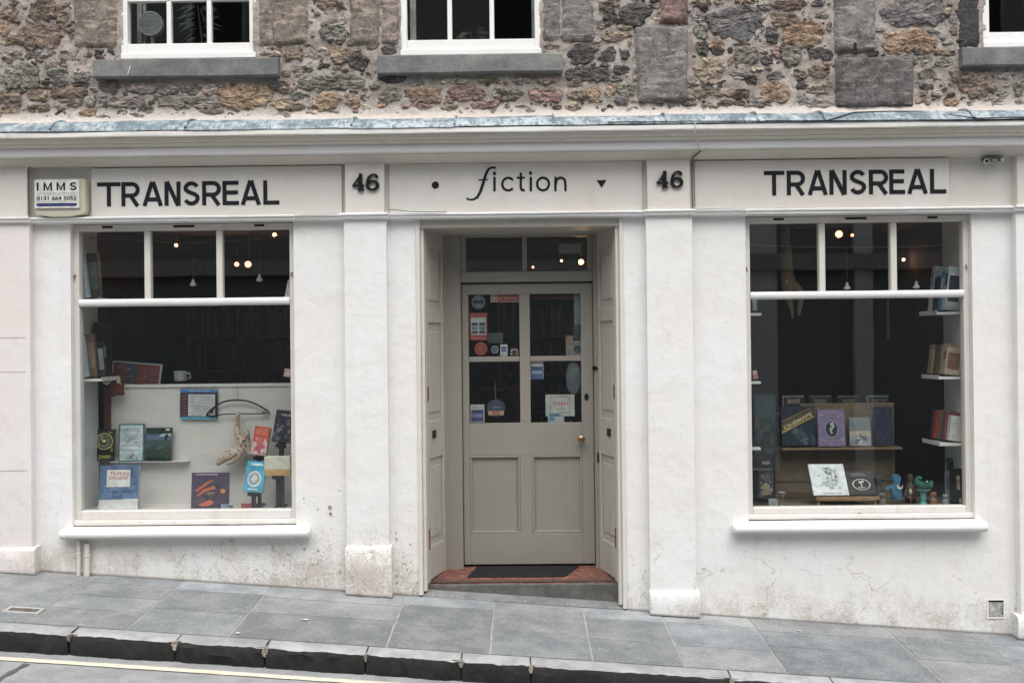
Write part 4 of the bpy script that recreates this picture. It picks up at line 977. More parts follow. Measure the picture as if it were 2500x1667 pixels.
# ---- left window: row of three on the ledge, and the front row on the display base
lz = zp(L2, 500, 846, .44)[1]
s = MB(); s.box(-3.10, -2.52, .43, .499, lz-.005, lz); s.build('display_ledge', M_disp, shop)
art = [('o',.52,.62,.40,.27,.86,(.55,.55,.16)), ('o',.50,.62,.30,.20,.85,(.20,.23,.2)), ('e',.52,.63,.10,.05,(.75,.7,.25)), ('o',.5,.62,.22,.15,.8,(.28,.3,.28)), ('t','DARK',.3,.08,.85,.18,(.75,.72,.1))] + rnd_art(8, [(.3,.3,.08),(.1,.12,.1)], 3)
book('black book with a yellow ring on its cover, left of three on the ledge', L2, (250,556,455,836), .455, (.022,.026,.022), art, 5, 0, .02, group='books on the left ledge')
art = [('r',.06,.04,.94,.96,(.66,.72,.74)), ('r',.12,.30,.86,.44,(.36,.45,.50)), ('r',.16,.325,.82,.415,(.74,.78,.79)), ('o',.5,.80,.34,.10,.85,(.38,.46,.5)), ('e',.5,.12,.06,.03,(.2,.28,.33))] + rnd_art(26, [(.42,.5,.54),(.55,.62,.65),(.36,.44,.48)], 4, (.16,.48,.84,.92), (.05,.2)) + rnd_art(10, [(.42,.5,.54),(.55,.62,.65)], 5, (.16,.08,.84,.27), (.05,.2))
book('white patterned book with teal border, middle of three on the ledge', L2, (486,505,722,846), .455, (.05,.20,.25), art, 5, 0, .022, group='books on the left ledge')
art = [('r',.0,.62,1,.80,(.10,.14,.26)), ('p',[(.5,.72),(.98,.76),(.98,.82),(.6,.81)],(.55,.6,.66)), ('r',0,.42,1,.62,(.03,.075,.05)), ('r',0,.10,1,.30,(.035,.06,.045)), ('r',.76,.91,.92,.97,(.6,.63,.62))] + rnd_art(10, [(.05,.10,.08),(.08,.12,.2),(.02,.03,.03)], 6, (.05,.05,.95,.8))
book('dark green landscape cover book, right of three on the ledge', L2, (736,540,972,834), .455, (.03,.045,.035), art, 5, 0, .02, group='books on the left ledge')
art = [('r',0,.28,1,1,(.075,.15,.30)), ('r',0,.0,1,.28,(.80,.81,.80)), ('p',[(0,.25),(0,.36),(.3,.33),(.55,.30),(.75,.34),(1,.38),(1,.28)],(.10,.22,.42))]
art += rnd_art(26, [(.11,.22,.40),(.14,.27,.47),(.05,.10,.22)], 7, (.05,.33,.95,.62), (.1,.4)) + rnd_art(8, [(.05,.10,.2),(.09,.17,.32)], 8, (.05,.65,.95,.97), (.15,.4))
art += [('r',.2,.53,.80,.90,(.80,.79,.77)), ('t','THING',.27,.78,.76,.86,(.55,.07,.08)), ('t','EXPLAINER',.26,.69,.77,.755,(.55,.12,.12))]
book('large blue and white book titled THING EXPLAINER standing at the window', L2, (312,884,670,1296), .25, (.07,.14,.28), art, 6, 0, .03)
O_ = (.55,.14,.06)
art = [('p',[(.1,.55),(.45,.78),(.62,.82),(.4,.66),(.16,.5)],O_), ('p',[(.15,.42),(.35,.58),(.62,.66),(.66,.58),(.4,.52),(.18,.38)],O_), ('p',[(.2,.18),(.5,.30),(.62,.24),(.55,.16),(.3,.12)],O_), ('e',.85,.52,.07,.06,(.6,.22,.06)), ('r',.1,.93,.7,.965,(.4,.3,.45)), ('e',.48,.06,.035,.025,W_), ('e',.68,.06,.035,.025,W_), ('r',.42,.44,.62,.50,(.25,.17,.08))]
art = rnd_art(14, [(.06,.04,.10),(.12,.06,.09),(.03,.03,.06)], 9, (.05,.05,.95,.9), (.2,.5)) + art
book('dark purple comic book with orange figures beside the black stands', L2, (1146,950,1490,1296), .25, (.055,.04,.085), art, 6, 0, .018)
book('small blue printed card at the foot of the purple book', L2, (1418,1234,1536,1296), .19, (.45,.55,.62), [('r',.1,.5,.6,.9,(.2,.3,.45)), ('r',.6,.1,.95,.9,(.15,.13,.12))], 4, 0, .004, name='postcard', pages=False)
book('small red card beneath the blue book stand', L2, (1600,1226,1695,1296), .19, (.35,.06,.05), rnd_art(6, [(.5,.3,.2),(.2,.03,.03)], 12), 4, 0, .004, name='postcard', pages=False)
# price list hanging on the partition
art = [('r',0,.90,1,1,(.07,.22,.50)), ('t','PRICE LIST',.25,.925,.8,.975,(.55,.65,.75)), ('r',0,0,1,.07,(.10,.42,.62)), ('r',.0,.07,.22,.90,(.055,.03,.04)), ('r',.22,.10,.94,.84,(.66,.67,.69))]
for k in range(7): art += [('r',.06,.13+.105*k,.18,.16+.105*k,(.35,.12,.12)), ('r',.25,.115+.105*k,.91,.125+.105*k,(.36,.36,.38)), ('r',.30,.150+.105*k,.56,.165+.105*k,(.5,.5,.52)), ('r',.62,.150+.105*k,.85,.165+.105*k,(.52,.5,.52))]
art += [('r',.57,.1,.58,.84,(.45,.45,.47))]
book('dark framed price chart with blue header hanging on the white partition', L2, (1046,190,1386,456), .488, (.05,.025,.03), art, 0, 1, .012, name='price_chart', pages=False, cat='chart')
# coat hanger
def P2(reg, pts, Y, dy=0): return [(zp(reg, x, y, Y)[0], Y+dy*i, zp(reg, x, y, Y)[1]) for i, (x, y) in enumerate(pts)]
hg = thing('coat_hanger', 'dark plastic coat hanger hooked over the white partition', 'hanger', (zp(L2,1570,160,.47)[0], .47, zp(L2,1570,160,.47)[1]))
m = MB(); m.tube(P2(L2, [(1284,424),(1300,398),(1340,362),(1390,325),(1450,298),(1520,286),(1580,285),(1650,292),(1720,315),(1790,350),(1840,380),(1862,410)], .465), .0065, 8); m.build('arms', M_cable, hg, smooth=True)
m = MB(); m.tube(P2(L2, [(1290,422),(1330,430),(1450,414),(1560,410),(1700,410),(1800,408),(1838,400)], .465), .0045, 8); m.build('bar', M_cable, hg, smooth=True)
m = MB(); m.tube([(zp(L2,1552,160,.52)[0], .555, zpt-.01)]+[(p[0], .535-.01*i, p[2]) for i, p in enumerate(P2(L2,[(1552,150),(1551,146)],.5))]+P2(L2, [(1552,165),(1556,190),(1570,225),(1572,284)], .468), .0028, 6); m.build('hook', M_steel, hg, smooth=True)
for x in (1335, 1812): m = MB(); c_ = zp(L2, x, 392, .465); m.ring(c_[0], c_[1], .006, .0095, .460, .470, n=14); m.build('notch', M_cable, hg)
# plush toys
def skin(name, nodes_, edges, mats, parent, sub=2):
    off = Vector(WL[parent.name]); bm = bmesh.new(); lay = bm.verts.layers.skin.verify(); V = []
    for p, r in nodes_: v = bm.verts.new(Vector(p)-off); v[lay].radius = (r, r); V.append(v)
    V[0][lay].use_root = True
    for a, b in edges: bm.edges.new((V[a], V[b]))
    me = bpy.data.meshes.new(name); bm.to_mesh(me); bm.free(); o = bpy.data.objects.new(name, me); COL.objects.link(o)
    md = o.modifiers.new('skin', 'SKIN'); md.use_smooth_shade = True; ss = o.modifiers.new('sub', 'SUBSURF'); ss.levels = ss.render_levels = sub
    dg = bpy.context.evaluated_depsgraph_get(); me2 = bpy.data.meshes.new_from_object(o.evaluated_get(dg)); o.modifiers.clear(); o.data = me2; me2.name = name
    me2.polygons.foreach_set('use_smooth', [True]*len(me2.polygons)); me2.materials.clear(); me2.materials.append(mats); o.parent = parent; return o
def plush(col, col2):
    m, t, b = nodes('plush_fur'); g = G(t); p = g.pos()
    n1 = g.noise(60, 4, .7, p); n2 = g.noise(200, 3, .7, p); n3 = g.noise(34, 2, .5, p)
    c = g.mix(g.ramp(n1, .4, .65), col, tuple(v*.72 for v in col)); c = g.mix(g.ramp(n3, .60, .68), c, col2)
    g.l(c, b.inputs['Base Color']); b.inputs['Roughness'].default_value = .95; g.l(g.bump(g.math('ADD', n1, n2), .006, .9), b.inputs['Normal']); return m
M_leo = plush((.58,.47,.38), (.22,.13,.08)); M_redp = plush((.16,.035,.025), (.06,.015,.012)); M_brn = plush((.16,.105,.065), (.09,.055,.035)); M_bluep = plush((.05,.17,.30), (.03,.10,.2)); M_grn = plush((.03,.16,.12), (.01,.05,.05))
c_ = zp(L2, 1590, 720, .42)
leo = thing('plush_leopard', 'spotted beige plush leopard climbing down the partition with its tail up', 'plush toy', (c_[0], .43, c_[1]))
Q = lambda x, y, Y=.42: (zp(L2, x, y, Y)[0], Y, zp(L2, x, y, Y)[1])
nd = [(Q(1610,690,.42),.040),(Q(1560,765,.41),.038),(Q(1490,790,.40),.036),(Q(1440,815,.39),.036),(Q(1400,845,.375),.028),
      (Q(1572,610,.43),.026),(Q(1560,530,.44),.023),(Q(1564,455,.445),.021),(Q(1578,385,.45),.018),
      (Q(1650,640,.43),.028),(Q(1655,590,.42),.026),(Q(1655,560,.41),.020),(Q(1665,740,.42),.026),(Q(1690,790,.41),.018),(Q(1560,825,.385),.018),(Q(1500,850,.38),.016),(Q(1462,868,.375),.013),(Q(1380,880,.37),.015)]
skin('body', nd, [(0,1),(1,2),(2,3),(3,4),(0,5),(5,6),(6,7),(7,8),(0,9),(9,10),(10,11),(0,12),(12,13),(1,14),(14,15),(15,16),(4,17)], M_leo, leo)
m = MB()
for x, y in ((1462,748),(1415,768)): q = Q(x, y, .38); m.lathe([(.001,-.008),(.007,-.004),(.008,.0),(.006,.005),(.001,.008)], q, 'y', 8)
m.build('ear', M_leo, leo, smooth=True)
m = MB()
for x, y in ((1440,800),(1408,818)): q = Q(x, y, .352); m.lathe([(.0005,-.003),(.004,0),(.0005,.003)], q, 'y', 8)
m.build('eye', M_black, leo, smooth=True)
m = MB(); rr = random.Random(4)
for x, y in [(1560,435),(1555,470),(1562,505),(1556,540),(1566,580),(1566,635),(1640,620),(1662,600),(1630,655),(1600,690),(1570,740),(1530,760),(1490,765),(1520,800),(1470,835),(1490,750),(1640,700),(1610,655),(1550,790),(1440,850)]:
    q = Q(x, y, .372 if y > 600 else .412); m.ell(q[0], q[2], rr.uniform(.004,.007), rr.uniform(.004,.006), q[1]+(.0 if y > 600 else .006), q[1]+.04, 0, 7)
m.build('spot', mat((.16,.08,.05), .9), leo, kind='stuff')
c_ = zp(L2, 460, 180, .43)
rp = thing('plush_toy', 'dark red plush toy with cream horns drooping over the partition top', 'plush toy', (c_[0], .43, c_[1]))
Q = lambda x, y, Y=.43: (zp(L2, x, y, Y)[0], Y, zp(L2, x, y, Y)[1])
skin('body', [(Q(460,170),.030),(Q(440,115),.024),(Q(470,85),.018),(Q(430,225),.028),(Q(405,255),.016),(Q(510,210),.026),(Q(530,245),.015),(Q(535,130),.018),(Q(395,185),.016)], [(0,1),(1,2),(0,3),(3,4),(0,5),(5,6),(0,7),(0,8)], M_redp, rp)
m = MB(); m.tube([Q(395,118,.40),Q(372,138,.40),Q(352,128,.40),Q(350,104,.40)], [.011,.011,.009,.004], 10); m.tube([Q(470,118,.40),Q(500,128,.40),Q(498,105,.40),Q(470,90,.40)], [.011,.011,.009,.004], 10)
m.build('horn', mat((.62,.55,.40), .6), rp, smooth=True)
# black adjustable book stands and their books
def bstand(label, xpole, ytop, ybase, Y, xw, pole=.012, arm=None):
    x, zt = zp(L2, xpole, ytop, Y); zb = .642
    r = thing('book_stand', label, 'book stand', (x, Y, zb), 'black book stands in the left window')
    m = MB(); m.box(x-pole, x+pole, Y-pole, Y+pole, zb+.012, zt); m.build('pole', M_black, r, bevel=.002)
    m = MB(); m.box(x-xw/2, x+xw/2, Y-.06, Y+.06, zb, zb+.014); m.build('base', M_black, r, bevel=.004)
    m = MB(); m.box(x-xw/2, x+xw/2, Y-.055, Y+.02, zt-.014, zt); m.box(x-xw/2, x+xw/2, Y-.062, Y-.055, zt-.014, zt+.012); m.build('tray', M_black, r, bevel=.002)
    m = MB(); M = Matrix.Translation((x, Y+.02, zt)) @ Matrix.Rotation(radians(-16), 4, 'X'); m.obox(M, -.03, .03, -.004, .004, -.03, .13); m.build('back_plate', M_black, r)
bstand('black book stand holding the light blue book near the window corner', 1715, 1128, 1290, .22, .06, .014)
bstand('tall black stand carrying the cream box beside the window edge', 1945, 978, 1290, .25, .075, .02)
bstand('back black stand holding the red book above the others', 1765, 800, 1290, .36, .06, .012)
bstand('tallest black stand with the dark fantasy paperback at the window edge', 1968, 690, 1290, .30, .06, .016)
art = [('e',.5,.42,.36,.26,W_), ('e',.5,.42,.29,.21,(.30,.36,.38)), ('p',[(.3,.4),(.5,.6),(.7,.45),(.5,.3)],(.6,.63,.64)), ('t','BLUE',.2,.80,.85,.93,(.65,.78,.82)), ('t','LAND',.25,.05,.75,.12,(.65,.78,.82))]
book('light blue paperback with white roundel on a black stand', L2, (1622,855,1808,1124), .20, (.06,.38,.58), art[:3]+[('r',.2,.85,.85,.93,(.6,.75,.8)),('r',.25,.06,.75,.11,(.6,.75,.8))], 15, 4, .03, -8)
art = [('r',0,.0,1,.45,(.55,.42,.44)), ('p',[(.1,.1),(.5,.5),(.9,.3),(.6,.05)],(.50,.08,.12)), ('r',.15,.72,.85,.93,(.62,.16,.10)), ('e',.45,.5,.25,.12,(.6,.14,.14))]+rnd_art(9, [(.62,.5,.52),(.45,.06,.08)], 15, (.1,.05,.9,.6))
book('red paperback with pink figures leaning on the back stand', L2, (1692,540,1842,790), .345, (.50,.08,.05), art, 15, 5, .035, -8)
art = [('t','TALES',.3,.82,.9,.88,(.6,.6,.6))]+rnd_art(16, [(.12,.12,.16),(.2,.2,.24),(.03,.03,.05)], 16, (.08,.08,.95,.75), (.1,.4))
book('dark fantasy paperback on the tallest stand at the window edge', L2, (1880,390,2060,672), .285, (.03,.03,.045), art, 15, 5, .03, -8)
(xa, zt), (xb, zb) = zp(L2, 1810, 802, .20), zp(L2, 2050, 976, .20)
bx = thing('box', 'cream and orange cardboard box on the black stand', 'box', ((xa+xb)/2, .2, zb))
m = MB(); m.box(xa, xb, .20, .28, zb, zt); m.build('carton', mat((.76,.72,.63), .6), bx, bevel=.003)
m = MB(); m.box(xa+.001, xb-.001, .1985, .2, zb+.003, zb+(zt-zb)*.35); m.build('label_band', mat((.62,.38,.16), .6), bx)
# framed triptych and mug behind the partition, white bits on the left shelf
art = [('r',.03,.06,.97,.94,(.05,.05,.055)), ('r',.04,.08,.32,.92,(.16,.07,.06)), ('r',.34,.08,.50,.92,(.05,.08,.13)), ('r',.52,.08,.74,.92,(.20,.05,.04)), ('r',.76,.08,.96,.92,(.19,.05,.05))]+rnd_art(20, [(.3,.2,.18),(.09,.1,.16),(.28,.08,.06)], 18, (.06,.1,.94,.9), (.06,.16))
fr_ = book('white framed strip of red and blue pictures behind the partition', L1, (428,1395,906,1610), .62, (.45,.46,.47), art, 8, 5, .015, name='picture_frame', pages=False, cat='picture')
c_ = zp(L1, 1100, 1500, .66); mg = thing('mug', 'white mug with a pale rim standing behind the partition', 'mug', (c_[0], .66, c_[1]-.05))
m = MB(); m.lathe([(.038,-.06),(.047,-.05),(.050,.02),(.0505,.024),(.046,.024),(.045,-.02),(.01,-.022)], (c_[0], .66, c_[1]), 'z', 24); m.build('cup', mat((.42,.44,.45), .3), mg, smooth=True)
m = MB(); m.tube([(c_[0]+.046, .66, c_[1]+.005),(c_[0]+.075,.66,c_[1]+.0),(c_[0]+.078,.66,c_[1]-.03),(c_[0]+.046,.66,c_[1]-.04)], .006, 8); m.build('handle', mat((.42,.44,.45), .3), mg, smooth=True)
s = MB(); s.box(-3.0, -1.9, .56, .85, zpt-.03, zpt-.008); s.build('display_shelf', M_wood, shop)
# small side shelves and their leaning books
def wshelf(label, xa, xb, ya, yb, z, col=M_disp):
    r = thing('wall_shelf', label, 'shelf', ((xa+xb)/2, (ya+yb)/2, z-.02), 'small white side shelves in the windows')
    m = MB(); m.box(xa, xb, ya, yb, z-.018, z); m.build('board', col, r, bevel=.002)
    m = MB(); m.box(xa, xa+.006, ya, yb, z, z+.012) if xa > 0 else m.box(xb-.006, xb, ya, yb, z, z+.012); m.build('lip', col, r)
    return r
zsl = zp(L2, 240, 88, .3)[1]
wshelf('white side shelf at the left edge of the left window', -3.20, -3.03, .14, .46, zsl)
def sbook(label, x0, x1, y0, y1, zb, h, col, tilt=0, band=None, group=None):
    """a book standing on a side shelf, spine turned to the window's middle"""
    r = thing('book', label, 'book', ((x0+x1)/2, (y0+y1)/2, zb), group)
    M = Matrix.Translation(((x0+x1)/2, (y0+y1)/2, zb)) @ Matrix.Rotation(radians(tilt), 4, 'Y'); w, d = (x1-x0)/2, (y1-y0)/2
    m = MB(); m.obox(M, -w, w, -d, -d+.003, 0, h); m.obox(M, -w, w, d-.003, d, 0, h)
    m.obox(M, -w, -w+.004, -d+.003, d-.003, 0, h) if x0 > 0 else m.obox(M, w-.004, w, -d+.003, d-.003, 0, h)
    m.build('cover', mat(col, .45), r)
    m = MB(); m.obox(M, -w+.004, w-.004, -d+.003, d-.003, .003, h-.003); m.build('page_block', M_pages, r)
    if band:
        m = MB(); e = -w-.0008 if x0 > 0 else w
        m.obox(M, e, e+.0008, -d*.7, d*.7, h*.55, h*.85); m.obox(M, -w*.8, w*.8, -d-.0008, -d, h*.2, h*.8); m.build('cover_print', mat(band, .5), r)
g_ = 'books on the side shelves'
sbook('pale blue narrow book leaning on the left side shelf', -3.19, -3.14, .15, .19, zsl+.014, .30, (.45,.54,.60), -6, (.6,.66,.7), g_)
sbook('brown patterned book behind the pale blue one on the left side shelf', -3.19, -3.10, .22, .26, zsl+.014, .31, (.18,.12,.09), -4, (.3,.22,.16), g_)
sbook('black tall book at the back of the left side shelf', -3.17, -3.06, .32, .39, zsl+.014, .40, (.02,.02,.024), 0, None, g_)
sbook('black book with grey title leaning at the inner end of the left shelf', -3.09, -3.045, .24, .29, zsl+.014, .26, (.03,.03,.035), -5, (.25,.27,.28), g_)
z_ = zp(L1, 200, 790, .2)[1]
wshelf('white side shelf behind the upper left pane', -3.20, -3.05, .14, .46, z_)
sbook('tall pale blue magazine leaning on the upper left shelf', -3.195, -3.125, .16, .19, z_+.012, .36, (.42,.5,.56), -7, (.55,.6,.64), g_)
sbook('dark green book beside the pale magazine on the upper left shelf', -3.17, -3.09, .26, .31, z_+.012, .33, (.07,.09,.085), -4, (.16,.2,.2), g_)
zr_ = zp(L1, 2110, 1545, .25)[1]
wshelf('stub of a white shelf at the right edge of the left window', -1.665, -1.555, .14, .40, zr_)
book('pink card leaning on the stub of white shelf', L1, (2085,1450,2150,1528), .22, (.55,.38,.36), [('r',.1,.1,.9,.5,(.65,.5,.46))], 5, 10, .004, name='postcard', pages=False)
z_ = zp(L1, 2090, 755, .25)[1]
book('white card standing at the right end of the upper left pane', L1, (2095,600,2150,770), .22, (.62,.62,.6), [('r',.2,.5,.8,.8,(.5,.48,.46))], 8, 10, .004, name='postcard', pages=False)
s = MB(); s.box(-1.70, -1.555, .14, .40, z_-.012, z_); s.build('display_ledge', M_disp, shop)
art = [('r',.1,.1,.9,.55,(.55,.35,.36)), ('r',.1,.62,.9,.9,(.42,.08,.10))]+rnd_art(6, [(.6,.45,.45),(.35,.1,.12)], 20)
book('faded red poster pinned at the left end of the partition', L2, (120,190,190,570), .465, (.52,.36,.37), art, 0, 0, .003, name='poster', pages=False)

# ---- right window: wooden display, books, easel
s = MB(); zt = zp(R2, 1000, 900, .55)[1]
xa, xb = zp(R2, 362, 900, .55)[0], zp(R2, 1512, 900, .55)[0]; xc, z2 = zp(R2, 735, 254, .55)
zs = zp(R2, 1000, 668, .50)[1]
M_dw = ground_mat('display_wood', (.095,.068,.042), (.14,.10,.062), 5, .003, .2, False, (.07,.05,.03), (.30,.24,.16))
rk = thing('display_rack', 'brown wooden display rack behind the books of the right window', 'display rack', ((xa+xb)/2, .56, .63))
s = MB(); s.box(xa, xb, .55, .58, .63, zs-.02); s.build('front_board', M_dw, rk, bevel=.002)
s = MB(); s.box(xc-.10, xb, .56, .58, zs, z2); s.build('back_board', M_wood2, rk, bevel=.002)
s = MB(); s.box(zp(R2,410,668,.5)[0], zp(R2,1552,668,.5)[0], .44, .56, zs-.018, zs); s.build('shelf', M_wood, rk, bevel=.003)
s = MB(); s.box(zp(R2,410,240,.6)[0], xb, .585, .80, z2-.10, z2-.08); s.build('back_shelf', M_wood, rk, bevel=.003)
s = MB(); s.box(xa, xa+.02, .5815, .80, .63, z2-.105); s.box(xb-.02, xb, .5815, .80, .63, z2-.105); s.build('side_panel', M_dw, rk, kind='stuff')
s = MB(); s.box(xa+.001, xb-.001, .5485, .552, zp(R2,900,990,.55)[1], zp(R2,900,1010,.55)[1]); s.build('board_joint', mat((.05,.035,.02), .9), rk)
G_ = 'books on the wooden display rack'
art = [('p',[(.02,.38),(.96,.80),(.99,.95),(.02,.57)],(.10,.075,.03)), ('p',[(.0,.30),(.97,.72),(.98,.77),(.0,.36)],(.44,.31,.09)), ('p',[(.03,.60),(.94,.97),(.95,.99),(.03,.63)],(.32,.22,.08))]
art += rnd_art(18, [(.03,.06,.09),(.05,.09,.11),(.10,.13,.13)], 22, (.35,.04,.95,.42), (.1,.3))
bk = book('dark book with CINEMAPS across it on a slanted yellow band', R2, (420,285,745,655), .475, (.022,.035,.048), art, 6, 0, .02, group=G_)
m = MB(); (xa, za), (xb, zb_2) = zp(R2, 452, 505, .452), zp(R2, 712, 365, .452); ang = atan2(zb_2-za, xb-xa); L_ = math.hypot(xb-xa, zb_2-za)
M = Matrix.Translation((xa, .443, za)) @ Matrix.Rotation(-ang, 4, 'Y'); put_text(m, 'CINEMAPS', 0, L_, 0, .026, 0, 0, M); m.build('title', mat((.68,.62,.42), .5), bk, fixn=False)
PU = (.19,.15,.26); PL_ = (.33,.29,.40)
art = [('r',.07,.05,.93,.95,PL_), ('r',.09,.06,.91,.94,PU), ('r',.2,.80,.8,.90,PL_), ('r',.22,.81,.78,.89,(.2,.14,.28)), ('e',.5,.47,.25,.235,PL_), ('e',.5,.47,.22,.21,(.03,.03,.035)), ('p',[(.42,.62),(.56,.66),(.62,.54),(.5,.42),(.54,.34),(.46,.34),(.42,.48),(.5,.54)],(.40,.48,.50)), ('r',.2,.06,.8,.16,PL_), ('r',.22,.075,.78,.145,PU), ('e',.14,.86,.05,.03,PL_), ('e',.86,.86,.05,.03,PL_), ('e',.14,.18,.05,.03,PL_), ('e',.86,.18,.05,.03,PL_)]
book('purple book with an oval portrait framed by pale ornament', R2, (765,315,1030,662), .475, PU, art, 6, 0, .025, group=G_)
art = [('r',0,.5,1,1,(.18,.22,.23)), ('r',0,.35,1,.52,(.46,.38,.31)), ('r',0,0,1,.36,(.30,.31,.32)), ('p',[(.2,.1),(.3,.3),(.45,.34),(.5,.45),(.56,.34),(.75,.32),(.85,.15),(.7,.2),(.6,.08),(.45,.18),(.35,.05)],(.10,.105,.12))]+rnd_art(8, [(.42,.42,.42),(.2,.21,.22)], 25, (.05,.03,.95,.3), (.1,.3))
book('grey book with a horse rider in mist on the rack shelf', R2, (1068,390,1275,658), .475, (.20,.23,.24), art, 6, 0, .022, group=G_)
book('dark navy book at the right end of the rack shelf', R2, (1310,290,1490,655), .475, (.022,.022,.05), rnd_art(10, [(.04,.04,.09),(.06,.06,.10)], 26), 6, 0, .025, group=G_)
for k, (a, b, c1, c2) in enumerate(((430,640,(.03,.026,.02),(.20,.18,.14)), (688,902,(.03,.024,.015),(.10,.07,.035)), (958,1165,(.02,.018,.018),(.12,.09,.04)), (1238,1450,(.018,.02,.02),(.16,.18,.19)))):
    lab = ('pale lettered book behind the slanted yellow band', 'dark book peeping over the rack board above the purple one', 'book with gold band peeping over the rack board', 'grey edged dark book peeping over the rack at right')[k]
    art = [('r',0,.93,1,1,c2), ('r',.22,.66,.8,.84,c2 if k in (0, 2) else (.1,.09,.08))] + ([('r',0,.5,.06,1,c2)] if k in (0, 3) else []) + rnd_art(5, [c1, (.08,.07,.06)], 30+k, (.2,.6,.9,.9))
    book(lab, R2, (a,182,b,400), .66, c1, art, 8, 0, .025, group='books peeping over the rack')
# easel with two books
ez = zp(R2, 1040, 1180, .20); (ea, z0_), (eb, _) = zp(R2, 742, 1180, .20), zp(R2, 1350, 1180, .20); ze = zp(R2, 1040, 1138, .20)[1]
es = thing('book_easel', 'low wooden easel holding the white book at the front of the right window', 'easel', ((ea+eb)/2, .22, .628))
s = MB(); s.box(ea, eb, .17, .205, z0_, ze-.014); s.box(ea, eb, .165, .175, z0_, ze); s.build('ledge', mat((.34,.20,.115), .5), es, bevel=.003)
for x in (ea+.02, eb-.03):
    s = MB(); s.box(x-.008, x+.010, .175, .20, .628, z0_+.002); s.build('leg', mat((.36,.22,.13), .5), es, bevel=.002)
s = MB(); M = Matrix.Translation(((ea+eb)/2, .205, z0_)) @ Matrix.Rotation(radians(-42), 4, 'X'); s.obox(M, -.06, -.045, 0, .012, 0, .24); s.obox(M, .045, .06, 0, .012, 0, .24); s.build('back_rest', M_wood, es)
art = [('r',.3,.045,.8,.085,(.35,.37,.38))] + rnd_art(60, [(.25,.28,.29),(.45,.49,.50),(.36,.40,.41)], 33, (.25,.22,.78,.88), (.03,.13))
book('white book with a fine grey drawing leaning back on the easel', R2, (725,866,1068,1138), .200, (.70,.74,.75), art, 34, 0, .016)
art = [('o',.5,.42,.34,.24,.88,(.55,.52,.42)), ('r',.48,.30,.52,.50,(.55,.52,.42)), ('e',.46,.52,.06,.05,(.5,.47,.4)), ('e',.56,.54,.05,.05,(.5,.47,.4)), ('r',.36,.27,.64,.30,(.5,.47,.4)), ('r',.15,.86,.7,.89,(.2,.2,.19)), ('r',.2,.78,.75,.81,(.2,.2,.19))]
book('black book with a cream oval emblem leaning back on the easel', R2, (1072,928,1330,1130), .215, (.018,.018,.019), art, 34, 0, .016)
# toys and trinkets along the window board
zbd = .629
def base(x, Y): return zp(R2, x, 1200, Y)[0]
xg = zp(R2, 1520, 1100, .24)[0]
def Qr(x, y, Y): return (zp(R2, x, y, Y)[0], Y, zp(R2, x, y, Y)[1])
bg_ = thing('plush_toy', 'blue plush bag creature with flared ears and a white crescent', 'plush toy', (xg, .24, zbd))
skin('body', [(Qr(1520,1115,.24),.040),(Qr(1525,1165,.24),.040),(Qr(1525,1060,.24),.034),(Qr(1528,1015,.24),.019),(Qr(1515,975,.24),.030),(Qr(1470,945,.24),.018),(Qr(1560,945,.24),.018),(Qr(1440,1060,.23),.014),(Qr(1412,1085,.22),.011)], [(0,1),(0,2),(2,3),(3,4),(4,5),(4,6),(2,7),(7,8)], M_bluep, bg_)
m = MB(); c_ = zp(R2, 1556, 1045, .20); P_ = [(c_[0]+.021*cos(radians(t)), c_[1]+.021*sin(radians(t))) for t in range(150, 391, 20)]; P_ += [(c_[0]+.005+.0155*cos(radians(t)), c_[1]+.006+.0155*sin(radians(t))) for t in range(380, 155, -25)]
m.prism(P_, .196, .206); m.build('crescent', mat((.74,.72,.62), .5), bg_)
ow = thing('figurine', 'tall dark brown carved figure between the blue bag and green dragon', 'figurine', (zp(R2,1660,1150,.33)[0], .33, zbd))
m = MB(); cx_ = zp(R2, 1655, 1000, .33)[0]; m.lathe([(.02,zbd),(.036,zbd+.01),(.040,zbd+.05),(.034,zbd+.10),(.024,zbd+.135),(.014,zbd+.150),(.020,zbd+.165),(.024,zbd+.185),(.016,zbd+.205),(.004,zbd+.212)], (cx_,.33,0), 'z', 18); m.build('body', mat((.075,.048,.032), .7), ow, smooth=True)
m = MB(); m.tube([(cx_-.034,.315,zbd+.10),(cx_-.05,.30,zbd+.06),(cx_-.03,.285,zbd+.04)], [.010,.009,.007], 8); m.tube([(cx_+.034,.315,zbd+.10),(cx_+.046,.30,zbd+.065),(cx_+.03,.285,zbd+.045)], [.010,.009,.007], 8); m.build('arm', mat((.085,.055,.036), .7), ow, smooth=True)
eg = thing('egg', 'cream egg shaped ornament at the foot of the brown figure', 'ornament', (zp(R2,1658,1090,.22)[0], .22, zbd))
c_ = zp(R2, 1658, 1095, .22); m = MB(); m.lathe([(.0015,-.022),(.009,-.015),(.0115,-.004),(.009,.012),(.0015,.022)], (c_[0], .22, c_[1]), 'z', 14); m.build('shell', mat((.62,.57,.40), .5), eg, smooth=True)
m = MB(); m.lathe([(.012,zbd),(.012,zbd+.004),(.004,zbd+.008),(.004,c_[1]-.020),(.008,c_[1]-.017)], (c_[0], .22, 0), 'z', 12); m.build('stand', M_wood, eg, smooth=True)
gd = thing('dragon_goblet', 'green coiled dragon resting in a turquoise footed goblet', 'ornament', (zp(R2,1780,1150,.24)[0], .24, zbd))
cx_ = zp(R2, 1780, 1100, .24)[0]; zc = zp(R2, 1780, 1085, .24)[1]
